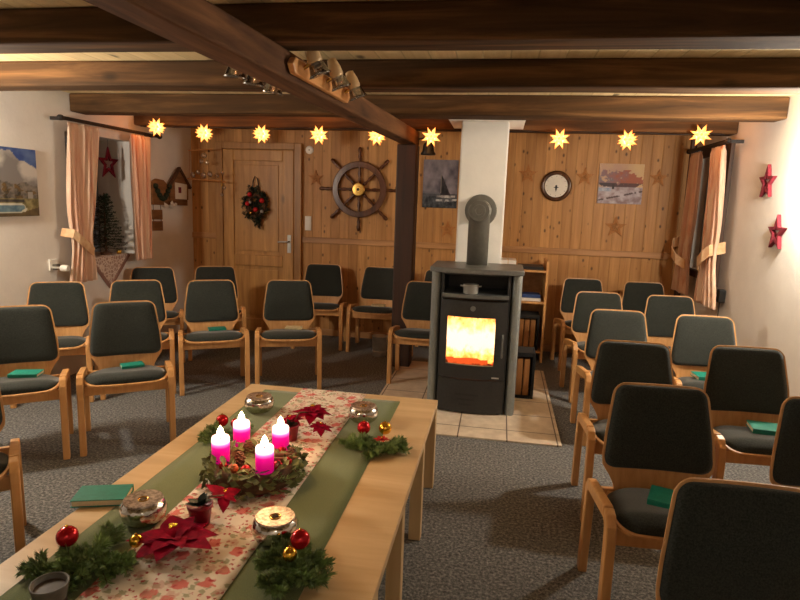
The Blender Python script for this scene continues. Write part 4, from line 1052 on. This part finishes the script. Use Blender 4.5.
# sill cloth with hanging triangular corner
lc = thing('sill_cloth', 'mauve lace cloth on the left window sill with a triangular corner hanging down', 'cloth', (0, 0, 0))
MB().box(XL-.38, XL+.006, 4.30, 4.93, wz0, wz0+.004).build('top', M['lace'], lc)
m = MB(); m.prism([(4.36, wz0+.004), (4.88, wz0+.004), (4.60, .64)], -.003, .003, Matrix.Translation((XL+.006, 0, 0)) @ Matrix(((0, 1, 0, 0), (1, 0, 0, 0), (0, 0, 1, 0), (0, 0, 0, 1))))
m.build('corner', M['lace'], lc)
bd = MB()
for (p, q) in (((4.36, wz0), (4.60, .64)), ((4.60, .64), (4.88, wz0))): bd.bar([(XL+.011, p[0], p[1]), (XL+.011, q[0], q[1])], .006, .03)
bd.build('border', M['lace_border'], lc)
gb = thing('gold_tealight', 'tiny gold tealight on the sill beside the little fir tree', 'tealight', (XL-.06, 4.84, wz0+.005))
MB().lathe([(.02, 0), (.022, .03), (.02, .032), (.001, .028)], 16).build('cup', M['gold'], gb, smooth=True); MB().tube([(0, 0, .028), (0, 0, .04)], .002, 5).build('wick', M['black'], gb)
def open_star(name, label, loc, R, rotz, th=.02, group=None, inner=.42, hole=(.5, .2), thread=0, rot=PI/2, mat='felt_red'):
    t = thing(name, label, 'star ornament', loc, rotz, group)
    MB().ring_prism(star_poly(R, R*inner, 5, rot), star_poly(R*hole[0], R*hole[1], 5, rot), -th/2, th/2).build('star', M[mat], t, bevel=.003)
    if thread: MB().tube([(0, 0, R*.97), (0, 0, R+thread)], .0015, 5).build('thread', M['cable'], t)
    return t
open_star('red_star', 'dark red open star hanging in the left window niche', (XL-.05, 4.735, 1.70), .145, PI/2, .015, mat='felt_dark', inner=.4, hole=(.48, .2), thread=.06)
open_star('red_star', 'upper maroon open star on the right wall beside the wall lamp', (XR-.014, 4.37, 1.672), .12, PI/2, .024, 'maroon stars on the right wall', .42)
open_star('red_star', 'lower maroon open star on the right wall, below the wall lamp', (XR-.014, 4.13, 1.345), .12, PI/2, .024, 'maroon stars on the right wall', .42)
# rustic house plaque
MX = Matrix(((0, 1, 0, 0), (1, 0, 0, 0), (0, 0, 1, 0), (0, 0, 0, 1)))   # prism (x,z),y -> y,z on wall, x out
def onwall(poly, x0, x1, m=None): return (m or MB()).prism(poly, x0, x1, MX)
pq = thing('wall_plaque', 'rustic wooden house-shaped plaque with a white card on the left wall near the corner', 'wall decoration', (XL, 0, 0))
onwall([(5.26, 1.35), (5.9, 1.34), (5.9, 1.42), (5.55, 1.43), (5.55, 1.53), (5.46, 1.59), (5.34, 1.60), (5.26, 1.57)], .002, .03).build('board', M['plaque'], pq, bevel=.004)
onwall([(5.54, 1.40), (5.89, 1.40), (5.9, 1.54), (5.72, 1.71), (5.53, 1.55)], .03, .045).build('house_panel', M['plaque'], pq, bevel=.004)
onwall([(5.50, 1.53), (5.72, 1.735), (5.94, 1.53), (5.92, 1.515), (5.72, 1.70), (5.52, 1.515)], .03, .06).build('roof', M['bark'], pq)
onwall([(5.63, 1.41), (5.85, 1.405), (5.86, 1.56), (5.63, 1.575)], .045, .049).build('card', M['dove'], pq)
onwall([(5.69, 1.47), (5.74, 1.47), (5.74, 1.53), (5.69, 1.53)], .049, .052).build('card_picture', M['felt_red'], pq)
m = MB(); 
for i in range(9):
    y = 5.29+.03*i; d_ = .12*math.sin(PI*i/8); m.ball((.045, y, 1.53-d_), .028, 8)
m.build('dark_garland', M['fir_dark'], pq, smooth=True)
hg = thing('hanging_sign', 'small hanging pair of wooden boards below the house plaque', 'wall decoration', (XL, 5.36, 1.33))
for (z0_, z1_) in ((-.12, -.03), (-.23, -.14)): onwall([(-.09, z0_), (.08, z0_-.005), (.08, z1_), (-.09, z1_+.004)], .004, .016).build('board', M['plaque'], hg, bevel=.003)
for y in (-.07, .06): MB().tube([(.01, y, .03), (.01, y, -.23)], .003, 5).build('cord', M['cable'], hg)
dv = thing('white_dove', 'small white dove ornament below the house plaque', 'ornament', (XL+.035, 5.56, 1.34))
dm = MB(); dm.ball((0, .03, 0), .035, 12, (.5, 1.5, .7)); dm.ball((0, .09, .015), .018, 10, (.8, 1.1, 1)); dm.add([(0, -.02, 0), (0, -.12, .035), (0, -.11, -.02), (.004, -.06, .0)], [(0, 1, 3), (3, 1, 2), (0, 3, 2)])
dm.build('body', M['dove'], dv, smooth=True); MB().add([(.012, .05, .01), (.03, -.02, .055), (.03, -.06, .03), (.012, .0, 0)], [(0, 1, 2, 3)]).build('wing', M['dove'], dv)
# socket with plug devices
so = thing('wall_socket', 'white wall socket with plugged-in adapters beside the left window\'s near curtain', 'socket', (XL, 3.93, .9))
MB().box(0, .014, -.02, .06, -.04, .045).build('plate', M['white'], so, bevel=.004); MB().box(.014, .05, .0, .045, -.035, .01).build('adapter', M['stone'], so, bevel=.006)
so2 = thing('radiator_valve', 'small white dial valve against the near left curtain', 'valve', (XL+.10, 3.925, .885))
MB().lathe([(.024, 0), (.026, .02), (.022, .05), (.02, .055), (.001, .056)], 18, Matrix.Rotation(PI/2, 4, 'Y')).build('dial', M['white'], so2); MB().tube([(0, 0, 0), (-.098, 0, 0)], .008, 8).build('stem', M['steel'], so2)
# black plug below right curtain
pg = thing('black_plug', 'small black plug on the right wall under the near curtain', 'plug', (XR, 4.9, .82))
MB().box(-.05, 0, -.03, .03, -.05, .05).build('body', M['black'], pg, bevel=.006); MB().tube([(-.03, 0, -.05), (-.03, .01, -.3), (-.02, .02, -.82)], .004, 6).build('cord', M['black'], pg)

# ------------------------------------------------------------------ paper star lights on the rear beam
def make_star_light():
    t = thing('star_light', 'star', 'star light'); m = MB(); dirs = []
    for k in range(8): a = k*PI/4+PI/8; dirs.append((math.cos(a), 0, math.sin(a)))
    for k in range(6): a = k*PI/3; dirs += [(.62*math.cos(a), -.78, .62*math.sin(a)), (.62*math.cos(a), .78, .62*math.sin(a))]
    dirs += [(0, -1, 0), (0, 1, 0)]
    for d_ in dirs:
        d_ = Vector(d_).normalized(); a = d_.cross(Vector((.3, .5, .8))).normalized(); b_ = d_.cross(a); base = .034
        q = [d_*.024+a*math.cos(PI/2*k)*base*.62+b_*math.sin(PI/2*k)*base*.62 for k in range(4)]
        m.add(q+[d_*.086], [(0, 1, 4), (1, 2, 4), (2, 3, 4), (3, 0, 4)])
    m.build('paper_star', M['star_glow'], t)
    MB().tube([(0, 0, .03), (0, 0, .062)], .009, 8).build('socket', M['cable'], t)
    return t
S0 = make_star_light(); SZ = 1.992
stars = [(-3.05, 'glowing paper star at the far left, by the end of the left curtain rod'), (-2.60, 'glowing paper star above the door\'s left edge'), (-2.07, 'glowing paper star above the door\'s right half'), (-1.56, 'glowing paper star left above the ship\'s wheel'),
         (-1.06, 'glowing paper star half hidden by the long beam, above the ship\'s wheel\'s right side'), (-.605, 'glowing paper star between the post and the chimney'), (.417, 'glowing paper star just left above the clock'), (.93, 'glowing paper star above the snowy painting'), (1.46, 'glowing paper star at the far right, by the right curtain rod')]
for i, (x, lab) in enumerate(stars):
    o = S0 if i == 0 else copy_tree(S0); o.location = (x, 4.955, SZ + (.045 if i in (0, 8) else 0)); o['label'] = lab; o['group'] = 'paper star lights along the rear beam'; o.rotation_euler = (0, 0, .2*math.sin(i*3))
    l = bpy.data.lights.new('star_bulb', 'POINT'); l.energy = 1.1; l.color = (1, .2, .03); l.shadow_soft_size = .06
    lo = bpy.data.objects.new('star_bulb', l); col.objects.link(lo); lo.location = (x, 4.90, SZ+.03)
pts = []
for i in range(61):
    x = -3.25+4.9*i/60; pts.append((x, 5.025, 2.052+.006*math.sin(i*1.1)))
tag(MB().tube(pts, .005, 6).build('light_cable', M['cable']), 'thin dark cable of the star lights along the rear beam', 'cable')
# ship's bell by the post head
sb = thing('ship_bell', 'dark round bell hanging at the head of the post', 'bell', (-.645, 5.12, 1.87))
MB().lathe([(.062, -.01), (.066, .0), (.05, .02), (.045, .07), (.03, .095), (.001, .1)], 24).build('bell', M['iron'], sb, smooth=True)
MB().tube([(0, 0, .09), (0, 0, .13), (-.04, 0, .13), (-.084, 0, .12)], .007, 6).build('bracket', M['iron'], sb)
# spot lamp bars on the long beam
def spot_bar(label, side, ys, z, drop):
    yc = sum(ys)/len(ys); t = thing('spot_lamp_bar', label, 'spot lamp', (axis_x(yc)+side*.075, yc, z), math.radians(-3.2), 'spot lamp bars on the long beam'); L = (ys[-1]-ys[0])/2+.09
    MB().prism([(-L, -.035), (L*.9, -.04), (L, 0), (L*.9, .035), (-L, .03), (-L*1.08, 0)], 0, side*.028, Matrix(((0, 1, 0, 0), (1, 0, 0, 0), (0, 0, 1, 0), (0, 0, 0, 1)))).build('bar', M['bar_wood'], t, bevel=.005)
    for y in ys:
        d_ = Vector((side*.35, .25, -1)).normalized() if drop else Vector((side*.2, .1, -1)).normalized()
        base = Vector((side*(.075 if drop else .05), y-yc, .035 if drop else -.0)); q = d_.to_track_quat('Z', 'Y').to_matrix().to_4x4()
        hd_ = MB().lathe([(.004, -.075), (.02, -.07), (.03, -.03), (.032, .0), (.028, .01)], 18, Matrix.Translation(base) @ q).build('spot_head', M['spot_shade'], t, smooth=True)
        MB().lathe([(.026, .005), (.034, .02), (.042, .05), (.05, .062), (.046, .062), (.036, .045), (.026, .02)], 20, Matrix.Translation(base) @ q, False).build('glass_cup', M['lamp_glass'], hd_, smooth=True)
        MB().lathe([(.022, .004), (.024, .03), (.001, .034)], 14, Matrix.Translation(base) @ q).build('bulb', M['tin'], hd_)
        MB().tube([(side*.02, y-yc, 0), tuple(base)], .008, 6).build('joint', M['brass'], t)
spot_bar('spot lamp bar with three glass-cupped heads on the long beam\'s right side', 1, (2.5, 2.78, 3.05), 2.0, True)
spot_bar('spot lamp bar on the long beam\'s left side, only glass rims showing below', -1, (2.36, 2.52, 2.71), 2.0, False)
# wall lamp on the right wall
wl = thing('wall_lamp', 'bright white wall lamp at the right edge, on the right wall', 'wall lamp', (XR, 3.42, 1.60))
MB().box(-.02, 0, -.06, .06, -.1, .1).build('back_plate', M['brass'], wl, bevel=.005)
MB().lathe([(.05, -.09), (.075, -.06), (.09, .02), (.1, .1), (.094, .1), (.085, .02), (.07, -.055), (.045, -.085)], 28, Matrix.Translation((-.12, 0, 0)), False).build('glass_shade', emis('lit_opal_glass', (1, .8, .56), 5), wl, smooth=True)
MB().tube([(-.01, 0, -.06), (-.12, 0, -.095)], .01, 8).build('arm', M['brass'], wl)

# ------------------------------------------------------------------ lights
def point(name, loc, e, c, r):
    l = bpy.data.lights.new(name, 'POINT'); l.energy = e; l.color = c; l.shadow_soft_size = r
    o = bpy.data.objects.new(name, l); col.objects.link(o); o.location = loc; return o
WARM = (1, .90, .76)
point('right_wall_lamp_bulb', (XR-.11, 3.6, 1.70), 85, WARM, .06)
point('left_wall_lamp_bulb', (XL+.2, 2.55, 1.75), 85, WARM, .08)
point('rear_fill_light', (.4, -.9, 1.85), 12, WARM, .2)  # weak fill added behind the camera to lift the frontal light
w = bpy.data.worlds.new('night'); scn.world = w; w.use_nodes = True
w.node_tree.nodes['Background'].inputs[0].default_value = (.02, .025, .04, 1); w.node_tree.nodes['Background'].inputs[1].default_value = .5

# ------------------------------------------------------------------ camera (phone held at 1.47 m)
R = [[0.9851821881505516, 0.060549387869309815, -0.1604675287388178], [0.16820602431513387, -0.15831155229659657, 0.9729564151561665], [0.03350805179338298, -0.9855309350994995, -0.16615049330928308]]
cam = bpy.data.cameras.new('camera'); co = bpy.data.objects.new('camera', cam); col.objects.link(co)
cam.sensor_fit = 'HORIZONTAL'; cam.sensor_width = 36; cam.lens = 590/800*36; cam.clip_start = .05
m3 = Matrix([[R[i][0], -R[i][1], -R[i][2]] for i in range(3)])
co.matrix_world = Matrix.Translation((0, 0, 1.47)) @ m3.to_4x4()
scn.camera = co
scn.view_settings.view_transform = 'Standard'
scn.view_settings.look = 'None'
scn.view_settings.exposure = 0.0
